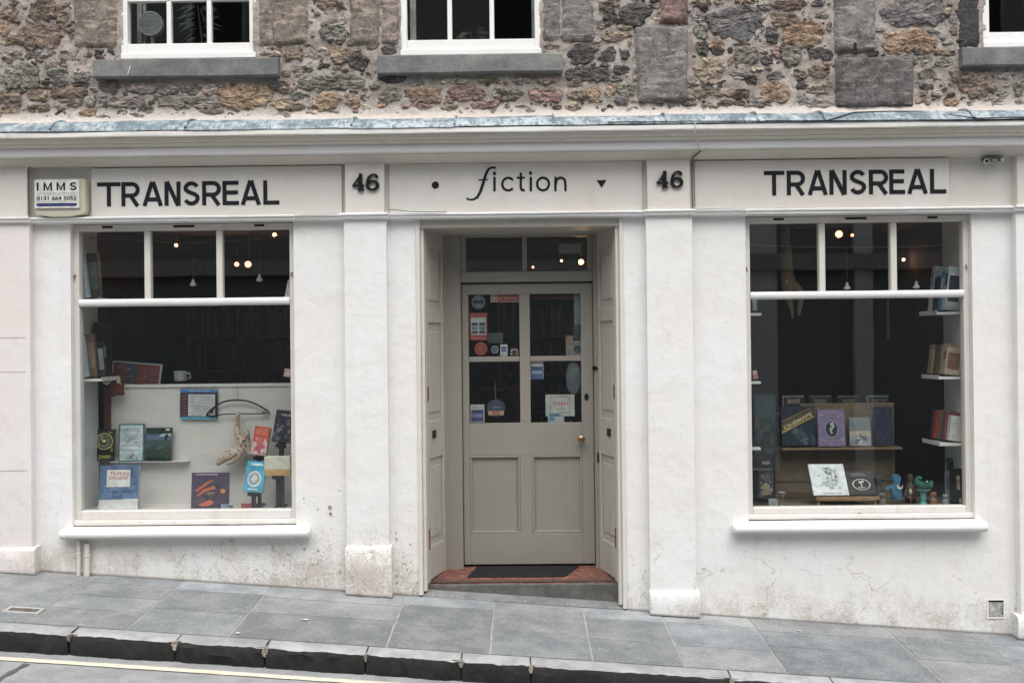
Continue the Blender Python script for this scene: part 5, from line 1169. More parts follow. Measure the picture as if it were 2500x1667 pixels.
m = MB(); m.lathe([(.036,zbd),(.036,zbd+.004),(.028,zbd+.012),(.020,zbd+.028),(.024,zc-.012),(.040,zc-.002),(.046,zc+.008),(.044,zc+.010),(.030,zc+.003),(.005,zc+.0)], (cx_,.24,0), 'z', 24); m.build('goblet', mat((.10,.33,.33), .35), gd, smooth=True)
q = lambda x, y, Y=.235: Qr(x, y, Y)
skin('dragon', [(q(1780,1045),.044),(q(1725,1030),.032),(q(1715,985),.024),(q(1738,955),.016),(q(1765,980,.21),.012),(q(1835,1035),.032),(q(1862,1015),.018),(q(1800,1005,.23),.034),(q(1850,985),.012)], [(0,1),(1,2),(2,3),(3,4),(0,5),(5,6),(0,7),(6,8)], M_grn, gd)
m = MB(); c_ = zp(R2, 1812, 1000, .20); m.lathe([(.001,-.0085),(.006,-.006),(.0085,0),(.006,.006),(.001,.0085)], (c_[0], .192, c_[1]), 'y', 12); m.build('jewel', mat((.25,.55,.55), .2), gd, smooth=True)
m = MB()
for a in range(12): t = 2*pi*a/12; m.lathe([(.0008,-.004),(.004,0),(.0008,.004)], (cx_+.046*cos(t), .24+.046*sin(t), zc+.008), 'z', 6)
m.build('rim_bead', mat((.35,.5,.48), .3), gd, smooth=True)
def figurine(label, x, Y, ytop, col, name='figurine', wide=1.0):
    cx_, zt = zp(R2, x, ytop, Y); h = zt-zbd; r = thing(name, label, 'figurine', (cx_, Y, zbd))
    m = MB(); w = h*.36*wide; m.lathe([(w*.8,0),(w,h*.08),(w*.9,h*.35),(w*.55,h*.58),(w*.5,h*.62),(w*.72,h*.74),(w*.7,h*.88),(w*.3,h*.98),(.0005,h)], (cx_, Y, zbd), 'z', 16); m.build('body', mat(col, .6), r, smooth=True)
    m = MB(); m.lathe([(.0006,-.003),(.003,0),(.0006,.003)], (cx_-w*.3, Y-w*.72, zbd+h*.8), 'y', 8); m.lathe([(.0006,-.003),(.003,0),(.0006,.003)], (cx_+w*.3, Y-w*.72, zbd+h*.8), 'y', 8); m.build('eyes', M_black, r, smooth=True)
    for s_ in (-1, 1):
        m = MB(); m.lathe([(w*.18,0),(w*.12,h*.1),(.0005,h*.16)], (cx_+s_*w*.5, Y, zbd+h*.86), 'z', 8); m.build('ear', mat(col, .6), r, smooth=True)
    return r
figurine('small grey brown owl figure beside the easel', 1385, .19, 1105, (.17,.13,.10))
figurine('small terracotta figure right of the green dragon', 1875, .19, 1100, (.26,.11,.07), wide=.9)
figurine('tiny pale green figure near the black box', 1992, .19, 1120, (.25,.30,.26))
figurine('dark thin figure behind the easel at right', 1350, .34, 930, (.05,.05,.055), wide=.55)
for k, (x, y, c, lab) in enumerate(((1442,1155,(.7,.72,.72),'white bead lying between the owl and blue bag'), (1935,1165,(.62,.6,.6),'white shiny bead right of the terracotta figure'), (1900,1060,(.16,.26,.29),'teal glass ball behind the terracotta figure'))):
    c_ = zp(R2, x, y, .17); rad = .008 if k < 2 else .02; Y = .17 if k < 2 else .28
    m = MB(); m.lathe([(.001,0),(rad*.7,rad*.3),(rad,rad),(rad*.7,rad*1.7),(.001,rad*2)], (c_[0], Y, zbd), 'z', 14); tag(recenter(m.build('bead', mat(c, .25), smooth=True), (c_[0], Y, zbd)), lab, 'bead')
# slim flat pamphlets on the board
for k, (x0, x1, c, lab) in enumerate(((1475,1640,(.22,.23,.24),'grey pamphlet lying flat before the blue bag'), (1130,1300,(.45,.42,.36),'cream pamphlet lying under the easel'), (1690,1800,(.12,.12,.13),'dark pamphlet lying before the turquoise goblet'))):
    xa, xb = zp(R2, x0, 1200, .17)[0], zp(R2, x1, 1200, .17)[0]
    m = MB(); M = Matrix.Translation(((xa+xb)/2, .185, zbd)) @ Matrix.Rotation(radians(12-10*k), 4, 'Z'); m.obox(M, -(xb-xa)/2, (xb-xa)/2, -.035, .035, 0, .006); tag(recenter(m.build('pamphlet', mat(c, .5)), ((xa+xb)/2, .185, zbd)), lab, 'pamphlet')
# right: black boxes and white books
art = [('r',.42,.40,.74,.80,(.45,.38,.28)), ('e',.58,.62,.10,.07,(.45,.10,.06)), ('r',.6,.02,.85,.15,(.5,.5,.5))]
book('black upright box with a small orange picture by the right window edge', R2, (2035,875,2132,1205), .24, (.022,.021,.02), art, 3, 0, .05, name='box', pages=False)
book('dark framed plaque behind the black box at right', R2, (2010,780,2120,960), .36, (.05,.05,.045), [('r',.2,.15,.8,.8,(.02,.02,.02)), ('r',.1,.82,.9,.9,(.16,.14,.11))], 10, 0, .02, name='plaque', pages=False)
book('pale book edges standing at the extreme right of the board', R2, (2140,880,2180,1210), .22, (.62,.63,.62), [('r',.3,.05,.4,.98,(.3,.3,.3)), ('r',.65,.05,.72,.98,(.35,.35,.35))], 2, 0, .06)
book('slim grey card leaning against the black box', R2, (1985,900,2030,1120), .30, (.25,.27,.28), [('r',.2,.2,.8,.7,(.12,.12,.12))], 8, 3, .005, name='postcard', pages=False)
# left: dark stack, leaning paperback, white box, funnel goblet
art = [('e',.5,.78,.3,.13,(.12,.06,.045)), ('p',[(.2,.1),(.45,.6),(.75,.5),(.85,.15)],(.22,.18,.12)), ('e',.45,.42,.2,.12,(.30,.22,.14))]+rnd_art(14, [(.2,.16,.12),(.06,.08,.10),(.3,.25,.18)], 41, (.1,.05,.9,.9), (.1,.3))
book('dark paperback with a golden figure leaning at the left of the board', R2, (190,905,335,1160), .26, (.03,.035,.045), art, 10, 3, .03)
(xa, zt), (xb, zb) = zp(R2, 150, 755, .36), zp(R2, 355, 890, .36)
cab = thing('display_cabinet', 'black cabinet with grey label strip at the left of the right window', 'cabinet', ((xa+xb)/2, .4, zbd))
m = MB(); m.box(xa-.05, xb, .37, .47, zbd, zt); m.build('body', M_black, cab, bevel=.003)
m = MB(); m.box(xa, xb-.02, .362, .37, zb, zb+.012); m.build('shelf_edge', mat((.14,.14,.14), .5), cab)
m = MB(); m.box(xb-.09, xb-.03, .3665, .37, (zt+zb)/2-.012, (zt+zb)/2+.012); m.build('label_strip', mat((.2,.21,.22), .6), cab)
book('teal black poster hung above the black cabinet', R2, (160,165,372,745), .44, (.015,.04,.042), rnd_art(16, [(.010,.02,.022),(.02,.05,.055),(.06,.05,.04)], 43, (.05,.05,.95,.6), (.15,.45))+[('r',.05,.6,.95,.98,(.018,.05,.053))], 0, 0, .006, name='poster', pages=False)
book('small white card box at the left end of the board', R2, (300,1162,372,1235), .19, (.36,.40,.41), [('r',.2,.2,.8,.8,(.28,.32,.33))], 0, 0, .04, name='box', pages=False)
fg = thing('goblet', 'clear grey funnel goblet beside the small white box', 'goblet', (zp(R2,428,1150,.22)[0], .22, zbd))
cx_ = zp(R2,428,1150,.22)[0]; zt = zp(R2,428,1100,.22)[1]; zb = zp(R2,428,1160,.22)[1]
m = MB(); m.lathe([(.018,zbd),(.018,zbd+.003),(.004,zbd+.008),(.004,zb-.004),(.008,zb),(.028,zt),(.0265,zt),(.004,zb+.003)], (cx_,.22,0), 'z', 20); m.build('bowl', mat((.35,.38,.38), .2), fg, smooth=True)
# white side shelves with books at right
specs = [(R1, 925, .0), (R1, 1525, .0), (R2, 625, .0)]
cols = [[((.5,.56,.6),.40,(.2,.35,.5)), ((.03,.03,.035),.30,None), ((.10,.28,.45),.34,(.5,.6,.66)), ((.55,.6,.63),.38,(.05,.05,.06))],
        [((.30,.22,.15),.26,(.5,.42,.3)), ((.09,.07,.06),.25,None), ((.42,.28,.17),.27,(.5,.4,.3)), ((.5,.42,.3),.24,(.25,.12,.08))],
        [((.03,.03,.05),.26,None), ((.34,.055,.05),.25,None), ((.14,.19,.13),.26,None), ((.20,.065,.06),.25,None), ((.66,.64,.6),.22,None)]]
names = [['white and blue annual', 'black slim volume', 'blue hardback', 'pale grey folio'], ['tan patterned paperback', 'dark brown paperback', 'light brown novel', 'cream spined novel'], ['black spined hardback', 'bright red hardback', 'olive green hardback', 'maroon hardback', 'white paperback']]
sh_n = ['uppermost', 'middle', 'lowest']
for i, (reg, y, _) in enumerate(specs):
    z = zp(reg, 2060, y, .22)[1]
    wshelf(f'{sh_n[i]} white side shelf at the right edge of the right window', 2.965 if i else 2.955, 3.157, .13, .44, z)
    n = len(cols[i]); yy = .43
    for k in range(n):
        c, h, bd = cols[i][k]; t_ = .050 if n == 5 else .058; d = random.uniform(.0,.02)
        sbook(f'{names[i][k]} leaning on the {sh_n[i]} right side shelf', 2.995+d+.012*k, 3.125+.006*k, yy-t_, yy-.003, z+.013, h*.82, c, 7, bd, g_); yy -= t_
for reg, y in ((R1, 935), (R2, 42), (R2, 672)):
    z = zp(reg, 185, y, .15)[1]; lab = {935: 'upper', 42: 'middle', 672: 'lower'}[y]
    wshelf(f'{lab} stub of white shelf at the left edge of the right window', 1.60, zp(reg, 215, y, .15)[0], .115, .19, z)
book('pale blue card on the upper stub of shelf', R1, (142,810,185,912), .155, (.4,.5,.55), [('r',.2,.2,.8,.6,(.55,.62,.65))], 4, 0, .004, name='postcard', pages=False)
book('red and cream card on the middle stub of shelf', R1, (150,1470,192,1545), .155, (.5,.38,.34), [('r',.1,.1,.9,.5,(.45,.12,.1))], 4, -6, .004, name='postcard', pages=False)
# brown furry puppet hanging inside the upper left of the right window
c_ = zp(R1, 460, 400, .40); pu = thing('plush_puppet', 'brown furry puppet with long legs hanging in the right window', 'plush toy', (c_[0], .40, c_[1]))
q = lambda x, y, Y=.42: (zp(R1, x, y, Y)[0], Y, zp(R1, x, y, Y)[1])
skin('body', [(q(460,420),.045),(q(455,300),.040),(q(450,180),.035),(q(450,90),.030),(q(460,540),.050),(q(450,650),.048),(q(560,690),.032),(q(600,780),.024),(q(580,890),.018),(q(572,960),.009),(q(480,800),.026),(q(510,900),.014),(q(515,985),.007)], [(0,1),(1,2),(2,3),(0,4),(4,5),(5,6),(6,7),(7,8),(8,9),(5,10),(10,11),(11,12)], M_brn, pu)
m = MB(); c2 = q(460,640,.37); m.lathe([(.001,-.006),(.006,0),(.001,.006)], c2, 'y', 10); m.build('button', mat((.55,.55,.5), .4), pu, smooth=True)
m = MB(); m.tube([q(450,70), (q(450,70)[0], .42, 2.9)], .003, 6); m.build('string', M_cable, pu)
# tall pale hanging banner edges seen deeper in the shop
m = MB(); xa, zt = zp(R1, 1400, 790, 1.2); xb, zb = zp(R1, 1422, 1185, 1.2); m.box(xa, xb, 1.2, 1.215, zb, zt); tag(recenter(m.build('hanging_rod', mat((.28,.32,.33), .5)), (xa, 1.2, zb)), 'thin pale rod hanging down inside the right window', 'rod')

# ------------------------------------------------------------------ lamps and wires in the shop
M_glow = emit((1.0, .66, .42), 9); M_glow2 = emit((1.0, .50, .24), 2.2); M_halo = emit((1.0, .30, .12), .75)
def lit(label, reg, x, y, Y, r, m_, watt, cup=True):
    cx_, z = zp(reg, x, y, Y); t = thing('lit_spotlight', label, 'lamp', (cx_, Y, z), 'lit lamps in the dark shop')
    k = r*.72
    m = MB(); m.lathe([(.001,-k),(k*.7,-k*.7),(k,0),(k*.7,k*.7),(.001,k)], (cx_, Y, z), 'y', 14); m.build('bulb', m_, t, smooth=True)
    m = MB(); m.lathe([(.001,-r*.8),(r*.6,-r*.78),(r*1.05,-r*.62)], (cx_, Y, z), 'y', 16); m.build('halo_disc', M_halo, t, smooth=True)  # glowing disc imitates the warm halo around the bulb
    m = MB(); m.lathe([(r*.5,-r*2.6),(r*.6,-r*2.4),(r*1.15,-r*1.0),(r*1.2,-r*.6),(r*1.12,-r*.6),(r*.5,-r*2.2)], (cx_, Y, z), 'y', 16); m.build('housing', mat((.2,.15,.12), .5), t, smooth=True)
    m = MB(); m.tube([(cx_, Y+r*2.5, z), (cx_, Y+r*2.6, 2.94)], .004, 6); m.build('stem', M_cable, t)
    if watt:
        l = bpy.data.lights.new('lamp_light', 'POINT'); l.energy = watt*.3; l.color = (1, .55, .30); l.shadow_soft_size = r
        o = bpy.data.objects.new('lamp_light', l); COL.objects.link(o); o.parent = t; o.location = (0, -r*1.6, -.01)
lit('brightest warm lamp behind the right pane of the left window', L1, 1742, 450, 2.2, .026, M_glow, 5)
lit('smaller warm lamp just left of the brightest in the left window', L1, 1635, 450, 2.8, .020, M_glow, 3)
lit('warm lamp high in the right corner of the left window', L1, 1998, 168, 2.4, .018, M_glow, 3)
lit('dim amber lamp low in the left pane of the left window', L1, 612, 595, 3.2, .016, M_glow2, 1.5)
lit('small lamp high in the middle pane of the left window', L1, 1056, 268, 2.6, .016, M_glow, 2)
lit('bright lamp in the middle pane of the right window', R1, 955, 195, 2.2, .030, M_glow, 4)
lit('small lamp right of the bright one in the right window', R1, 1075, 205, 2.5, .014, M_glow2, 1)
lit('amber lamp in the right pane of the right window', R1, 1555, 435, 3.0, .015, M_glow, 1.5)
DT = (1000, 530, .28693)
lit('bright lamp shining through the fanlight above the door', DT, 1460, 380, 1.8, .022, M_glow, 6)
lit('small lamp left of the bright one in the fanlight', DT, 1292, 370, 2.2, .010, M_glow, 1)
lit('faint amber lamp at the bottom of the fanlight', DT, 1050, 424, 2.4, .010, M_glow2, 1)
def pendant(label, reg, x, y, Y, yt):
    cx_, z = zp(reg, x, y, Y); t = thing('pendant_spotlight', label, 'lamp', (cx_, Y, z), 'unlit silver spotlights hanging in the windows')
    m = MB(); m.lathe([(.006,.040),(.010,.034),(.009,.022),(.018,.008),(.026,-.004),(.026,-.007),(.021,-.007),(.006,.004)], (cx_, Y, z), 'z', 18); m.build('shade', mat((.72,.74,.74), .3), t, smooth=True)
    m = MB(); m.lathe([(.001,.008),(.012,.0),(.016,-.006),(.010,-.013),(.001,-.015)], (cx_, Y, z), 'z', 12); m.build('bulb', mat((.8,.8,.78), .2), t, smooth=True)
    m = MB(); zt = zp(reg, x, yt, Y)[1]; m.tube([(cx_, Y, z+.038), (cx_+.004, Y, (z+zt)/2), (cx_, Y, zt)], .0022, 6); m.build('cord', mat((.12,.07,.05), .6), t)
pendant('silver spotlight hanging in the middle pane of the left window', L1, 1220, 645, .34, 245)
pendant('silver spotlight hanging in the right pane of the left window', L1, 1856, 600, .34, 212)
pendant('silver spotlight hanging in the middle pane of the right window', R1, 1025, 700, .34, 320)
pendant('silver spotlight hanging in the right pane of the right window', R1, 1672, 690, .34, 316)
def wire(label, reg, pts, Y, r, m_, name='wire'):
    P_ = [Vector((zp(reg, x, y, Y)[0], Y, zp(reg, x, y, Y)[1])) for x, y in pts]
    m = MB(); m.tube(P_, r, 6); return tag(recenter(m.build(name, m_, smooth=True), P_[0]), label, 'wire')
wire('thin sagging lighting wire across the top of the left window', L1, [(40,190),(400,205),(750,230),(1150,248),(1450,238),(1820,212),(2000,185),(2230,150)], .34, .0026, mat((.16,.10,.07), .5))
wire('thin straight lighting wire across the top of the right window', R1, [(20,296),(500,312),(1000,322),(1700,314),(2050,292),(2200,280)], .34, .0022, mat((.28,.29,.28), .4))
# bookcases deeper inside
def bookcase(label, xa, xb, Y, z0, z1, shelves, seed, fill=True, col=M_redwood):
    r = thing('bookcase', label, 'bookcase', ((xa+xb)/2, Y, z0)); rr = random.Random(seed)
    for x in (xa, xb): m = MB(); m.box(x-.02, x+.02, Y, Y+.25, z0, z1); m.build('side_panel', col, r)
    m = MB(); m.box(xa+.02, xb-.02, Y+.23, Y+.25, z0, z1); m.build('back', M_dark, r)
    for k in range(shelves+1):
        z = z0+(z1-z0)*k/shelves; m = MB(); m.box(xa+.02, xb-.02, Y+.002, Y+.23, z-.012, z+.012); m.build('shelf', col, r)
    m = MB(); mats_ = [mat(c, .6) for c in ((.045,.012,.01),(.018,.015,.015),(.05,.03,.02),(.012,.016,.02),(.06,.045,.035),(.03,.008,.008))]
    for k in range(shelves):
        z = z0+(z1-z0)*k/shelves+.013; x = xa+.03; hh = (z1-z0)/shelves
        while x < xb-.06:
            t = rr.uniform(.018, .045); h = hh*rr.uniform(.6, .88)
            if rr.random() < .88: m.box(x, x+t-.001, Y+.03, Y+.20, z, z+h, rr.randrange(6))
            x += t
    m.build('books', mats_, r, kind='stuff')
bookcase('dark red bookcase full of spines seen through the door glass', -.22, 1.05, 2.3, .12, 2.25, 6, 51)
bookcase('dim bookcase at the back behind the left window', -3.5, -1.2, 3.4, .12, 2.3, 6, 52)
tb = thing('counter', 'low reddish wooden counter seen through the lower left door pane', 'counter', (-.5, 1.8, .12))
m = MB(); m.box(-.95, .05, 1.75, 2.2, .12, 1.40); m.build('body', mat((.07,.03,.02), .6), tb)
m = MB(); m.box(-1.0, .08, 1.70, 2.2, 1.40, 1.43); m.build('top', M_redwood, tb, bevel=.004)

# ------------------------------------------------------------------ door stickers and signs, stuck inside the glass
def flat(label, reg, x0, y0, x1, y1, art, name='sticker', Y=DY+.029, ground=None, shape='r', cat=None, group=None):
    (xa, zt), (xb, zb) = zp(reg, x0, y0, Y), zp(reg, x1, y1, Y); t = thing(name, label, cat or name.replace('_', ' '), ((xa+xb)/2, Y, zb), group)
    if ground is not None:
        m = MB()
        if shape == 'r': m.box(xa, xb, Y, Y+.0012, zb, zt)
        else: m.ell((xa+xb)/2, (zt+zb)/2, (xb-xa)/2, (zt-zb)/2, Y, Y+.0012)
        m.build('backing', mat(ground, .5), t)
    if art:
        a = MB(); ms = []
        for L, it in enumerate(art):
            col = mat(it[6] if it[0] == 'o' else it[-1], .5)
            if col not in ms: ms.append(col)
            k = ms.index(col); y = Y-.0004*(1+L*.4); P = lambda u, v: (xa+(xb-xa)*u, zb+(zt-zb)*v)
            if it[0] == 'r': (p, q_), (s_, u_) = P(it[1], it[2]), P(it[3], it[4]); a.add([(p,y,q_),(s_,y,q_),(s_,y,u_),(p,y,u_)], [(0,1,2,3)], k)
            elif it[0] == 'e': c = P(it[1], it[2]); a.add([(c[0]+it[3]*(xb-xa)*cos(2*pi*i/24), y, c[1]+it[4]*(zt-zb)*sin(2*pi*i/24)) for i in range(24)], [tuple(range(24))], k)
            elif it[0] == 'o':
                c = P(it[1], it[2]); n = 24; a0, a1 = (it[7], it[8]) if len(it) > 7 else (0, 360)
                for i in range(n):
                    t0, t1 = radians(a0+(a1-a0)*i/n), radians(a0+(a1-a0)*(i+1)/n)
                    a.add([(c[0]+f*it[3]*(xb-xa)*cos(q2), y, c[1]+f*it[4]*(zt-zb)*sin(q2)) for f, q2 in ((1,t0),(1,t1),(it[5],t1),(it[5],t0))], [(0,1,2,3)], k)
            elif it[0] == 't': (p, q_), (s_, u_) = P(it[2], it[3]), P(it[4], it[5]); put_text(a, it[1], p, s_, q_, u_, y, k)
            elif it[0] == 'p': a.add([(P(*q2)[0], y, P(*q2)[1]) for q2 in it[1]], [tuple(range(len(it[1])))], k)
        a.build('print', ms, t, fixn=False)
    return t
gs = 'stickers on the glass of the shop door'
flat('round grey sticker with dark band at the top left of the door glass', DR, 212, 168, 348, 305, [('o',.5,.5,.5,.5,.94,(.3,.36,.36)), ('r',.08,.42,.92,.60,(.03,.035,.035)), ('r',.3,.72,.7,.78,(.28,.33,.33)), ('r',.3,.2,.7,.28,(.28,.33,.33))], ground=(.12,.15,.15), shape='e', group=gs)
flat('red and white no smoking sticker along the top of the door glass', DR, 402, 160, 690, 236, [('r',.24,.1,.98,.9,(.42,.045,.04)), ('e',.12,.5,.09,.36,(.42,.05,.05)), ('e',.12,.5,.065,.26,(.6,.55,.52)), ('p',[(.06,.30),(.08,.22),(.19,.72),(.17,.80)],(.42,.05,.05)), ('t','NO SMOKING',.28,.30,.94,.70,(.60,.45,.42))], ground=(.58,.45,.42), group=gs)
flat('red sticker with a white grid of six pictures on the door glass', DR, 190, 345, 372, 622, [('r',.08,.20,.92,.83,(.55,.57,.57))]+[('r',.12+.42*(k%2),.24+.145*(k//2),.46+.42*(k%2),.355+.145*(k//2),c) for k, c in enumerate(((.07,.09,.10),(.06,.06,.06),(.10,.22,.28),(.12,.2,.24),(.06,.07,.08),(.05,.05,.05)))]+[('r',.1,.04,.85,.13,(.48,.16,.14)), ('r',.1,.88,.9,.95,(.42,.12,.1))], ground=(.34,.045,.04), group=gs)
flat('round red sticker low in the upper left door pane', DR, 240, 640, 372, 772, [('o',.5,.5,.46,.46,.85,(.42,.12,.08)), ('e',.5,.5,.2,.2,(.40,.10,.07))], ground=(.30,.05,.03), shape='e', group=gs)
flat('small blue ringed sticker right of the red round one', DR, 408, 675, 482, 755, [('o',.5,.5,.48,.48,.8,(.38,.42,.47)), ('e',.5,.5,.25,.25,(.12,.15,.25))], ground=(.06,.075,.12), shape='e', group=gs)
flat('small white sticker with blue square above the middle door bar', DR, 500, 664, 574, 780, [('r',.14,.38,.86,.82,(.075,.10,.26)), ('r',.2,.55,.8,.62,(.45,.48,.55)), ('r',.2,.14,.8,.24,(.4,.4,.42))], ground=(.62,.61,.58), group=gs)
flat('small pinkish arched sticker next to the centre door post', DR, 598, 700, 684, 775, [('o',.5,.45,.48,.5,.62,(.42,.32,.30),10,170), ('e',.15,.25,.12,.14,(.4,.3,.28)), ('e',.85,.25,.12,.14,(.4,.3,.28))], ground=(.05,.035,.035), group=gs)
flat('white and blue card at the top of the lower right door pane', DR, 806, 832, 936, 1014, [('r',.03,.0,.97,.72,(.06,.075,.20)), ('r',.03,.03,.97,.50,(.09,.12,.27)), ('r',.1,.30,.9,.48,(.28,.34,.46)), ('r',.1,.80,.9,.86,(.45,.45,.46))], ground=(.62,.62,.61), group=gs)
flat('white and blue card at the bottom of the lower left door pane', DR, 200, 1268, 342, 1446, [('r',.06,.05,.94,.70,(.05,.055,.18)), ('r',.1,.28,.9,.5,(.2,.22,.38)), ('r',.1,.80,.9,.88,(.36,.36,.38))], ground=(.50,.49,.47), group=gs)
flat('cream OPEN sign hanging behind the lower right door pane', DR, 956, 1168, 1250, 1384, [('r',.15,.14,.84,.9,(.30,.31,.29)), ('r',.19,.20,.80,.86,(.55,.54,.50)), ('t','OPEN',.24,.50,.78,.66,(.42,.07,.05)), ('r',.3,.32,.7,.36,(.4,.38,.35))], name='open_sign', ground=(.48,.49,.45), Y=DY+.034, cat='sign')
flat('small teal and white card below the cream sign on the door', DR, 980, 1345, 1146, 1448, [('r',.1,.6,.7,.85,(.08,.16,.28)), ('r',.1,.2,.4,.5,(.10,.2,.3)), ('r',.5,.15,.9,.55,(.5,.55,.55))], ground=(.33,.40,.42), group=gs, Y=DY+.031)
ob = flat('round hanging badge with red and cream panels behind the lower left door pane', DR, 362, 1215, 552, 1390, [('r',.08,.08,.92,.36,(.36,.17,.12)), ('r',.12,.12,.30,.32,(.50,.36,.24)), ('r',.72,.12,.90,.32,(.50,.36,.24)), ('t','OPEN',.32,.48,.74,.60,(.30,.32,.36)), ('p',[(.42,.80),(.5,.9),(.58,.80)],(.36,.08,.07))], name='hanging_badge', ground=(.045,.055,.085), shape='e', Y=DY+.05, cat='sign')
m = MB(); a_ = zp(DR, 455, 1220, DY+.05); b_2 = zp(DR, 448, 1040, DY+.05); m.tube([(a_[0], DY+.05, a_[1]), (b_2[0], DY+.05, b_2[1])], .0018, 6); m.build('cord', mat((.22,.2,.12), .6), ob)
flat('pale sticker with a dark disc at the right edge of the upper door pane', DR, 1160, 575, 1312, 778, [('e',.78,.32,.26,.20,(.05,.06,.07)), ('r',.1,.55,.5,.62,(.12,.11,.09)), ('p',[(.0,.6),(.3,.6),(.36,1),(.0,1)],(.30,.20,.15))], ground=(.24,.235,.20), group=gs)
flat('dark round head sticker above the pale one on the door', DR, 1232, 465, 1308, 625, [('e',.5,.72,.4,.26,(.05,.06,.07)), ('e',.5,.32,.46,.3,(.035,.045,.05))], ground=(.03,.038,.042), group=gs)
flat('grey frosted animal shaped sticker at the right of the lower door pane', DR, 1160, 832, 1312, 1166, [('e',.5,.72,.36,.2,(.13,.155,.165)), ('e',.55,.3,.34,.24,(.10,.125,.135))], ground=(.085,.105,.115), shape='e', group=gs)
flat('pale blue painted reflection strip at the right edge of the upper door pane', DR, 1242, 155, 1322, 470, [('r',.3,.2,.7,.8,(.27,.33,.35))], name='poster', ground=(.23,.29,.31), Y=DY+.06)  # window reflection in the door glass, painted as a flat pale panel, no real poster
flat('blue grey notice behind the upper left door pane', DR, 372, 545, 528, 648, [('r',.1,.3,.9,.5,(.10,.13,.15))], name='notice', ground=(.085,.11,.125), Y=DY+.12)
flat('blank grey notice in the right of the fanlight over the door', DT, 1270, 228, 1452, 308, [('r',.1,.4,.9,.6,(.14,.15,.14))], name='notice', ground=(.16,.165,.16), Y=DY+.03)

# ------------------------------------------------------------------ things fixed to the front
# burglar alarm box
Y = -.10; (xa, zt), (xb, zb) = zp(Z4, 213, 358, Y), zp(Z4, 540, 598, Y)
al = thing('alarm_box', 'weathered cream alarm box with IMMS and a phone number on its face', 'alarm box', ((xa+xb)/2, -.03, zb))
M_alarm = paint('alarm_case', (.50,.50,.40), dirt=.7, streak=.5, rough=.5, rust=.1)
m = MB(); P_ = [(xa,zb+.03),(xa+.015,zb+.016),(xa+.11,zb+.002),(xb-.11,zb+.002),(xb-.012,zb+.018),(xb,zb+.035),(xb,zt-.012),(xb-.012,zt),(xa+.01,zt),(xa,zt-.01)]
m.prism(P_, -.085, -.02); m.build('case', M_alarm, al, bevel=.012, subs=2)
fa_, fz1 = zp(Z4, 216, 366, Y); fb_, fz0 = zp(Z4, 505, 545, Y)
m = MB(); m.box(fa_, fb_, -.098, -.084, fz0, fz1); m.build('face_plate', mat((.74,.745,.69), .4), al, bevel=.004)
m = MB(); w = fb_-fa_; h = fz1-fz0
zl, zh = fz0+h*.63, fz0+h*.91
def ap(u, v): return (fa_+w*u, zl+(zh-zl)*v)
for k, (u0, u1, gl) in enumerate(((.06,.10,'I'), (.21,.40,'M'), (.50,.69,'M'), (.79,.95,'S'))):
    sw = (zh-zl)*.20; e = sw/2/w
    if gl == 'I': PL = [([ap(.08,0), ap(.08,1)], sw*1.15)]
    elif gl == 'M': PL = [([ap(u0+e,0), ap(u0+e,1)], sw), ([ap(u1-e,0), ap(u1-e,1)], sw), ([ap(u0+e,1), ap((u0+u1)/2,.12), ap(u1-e,1)], sw*.7)]
    else:
        cx_ = (u0+u1)/2; rx = (u1-u0)/2-e
        PL = [([ap(cx_+rx*.95,.80), ap(cx_+rx*.5,.90), ap(cx_-rx*.3,.91), ap(cx_-rx*.95,.76), ap(cx_-rx*.6,.58), ap(cx_+rx*.6,.43), ap(cx_+rx*.95,.26), ap(cx_+rx*.4,.10), ap(cx_-rx*.4,.09), ap(cx_-rx*.98,.22)], sw*.9)]
    for j, (pl, ww) in enumerate(PL): stroke(m, pl, ww, -.0990-.0003*j, -.0975)
m.build('lettering', M_black, al, fixn=False)
m = MB(); put_text(m, '0131 664 5052', fa_+w*.06, fa_+w*.94, fz0+h*.29, fz0+h*.43, -.0988, 0, None, 0, .03); m.box(fa_+w*.05, fa_+w*.95, -.0988, -.097, fz0+h*.46, fz0+h*.465); m.box(fa_+w*.05, fa_+w*.95, -.0988, -.097, fz0+h*.25, fz0+h*.257); m.build('phone_number', M_black, al, fixn=False)
m = MB(); put_text(m, 'INTRUDER & FIRE ALARM SERVICES', fa_+w*.07, fa_+w*.93, fz0+h*.515, fz0+h*.55, -.0988); m.build('small_print', mat((.25,.25,.24), .5), al, fixn=False)
m = MB(); x0_, x1_ = fa_+w*.05, fa_+w*.95; zc = fz0+h*.135; rr_ = h*.055
m.prism([(x0_+rr_+rr_*cos(radians(t)), zc+rr_*sin(radians(t))) for t in range(90, 271, 30)]+[(x1_-rr_+rr_*cos(radians(t)), zc+rr_*sin(radians(t))) for t in range(270, 451, 30)], -.0995, -.097); m.build('blue_bar', mat((.045,.055,.16), .4), al)
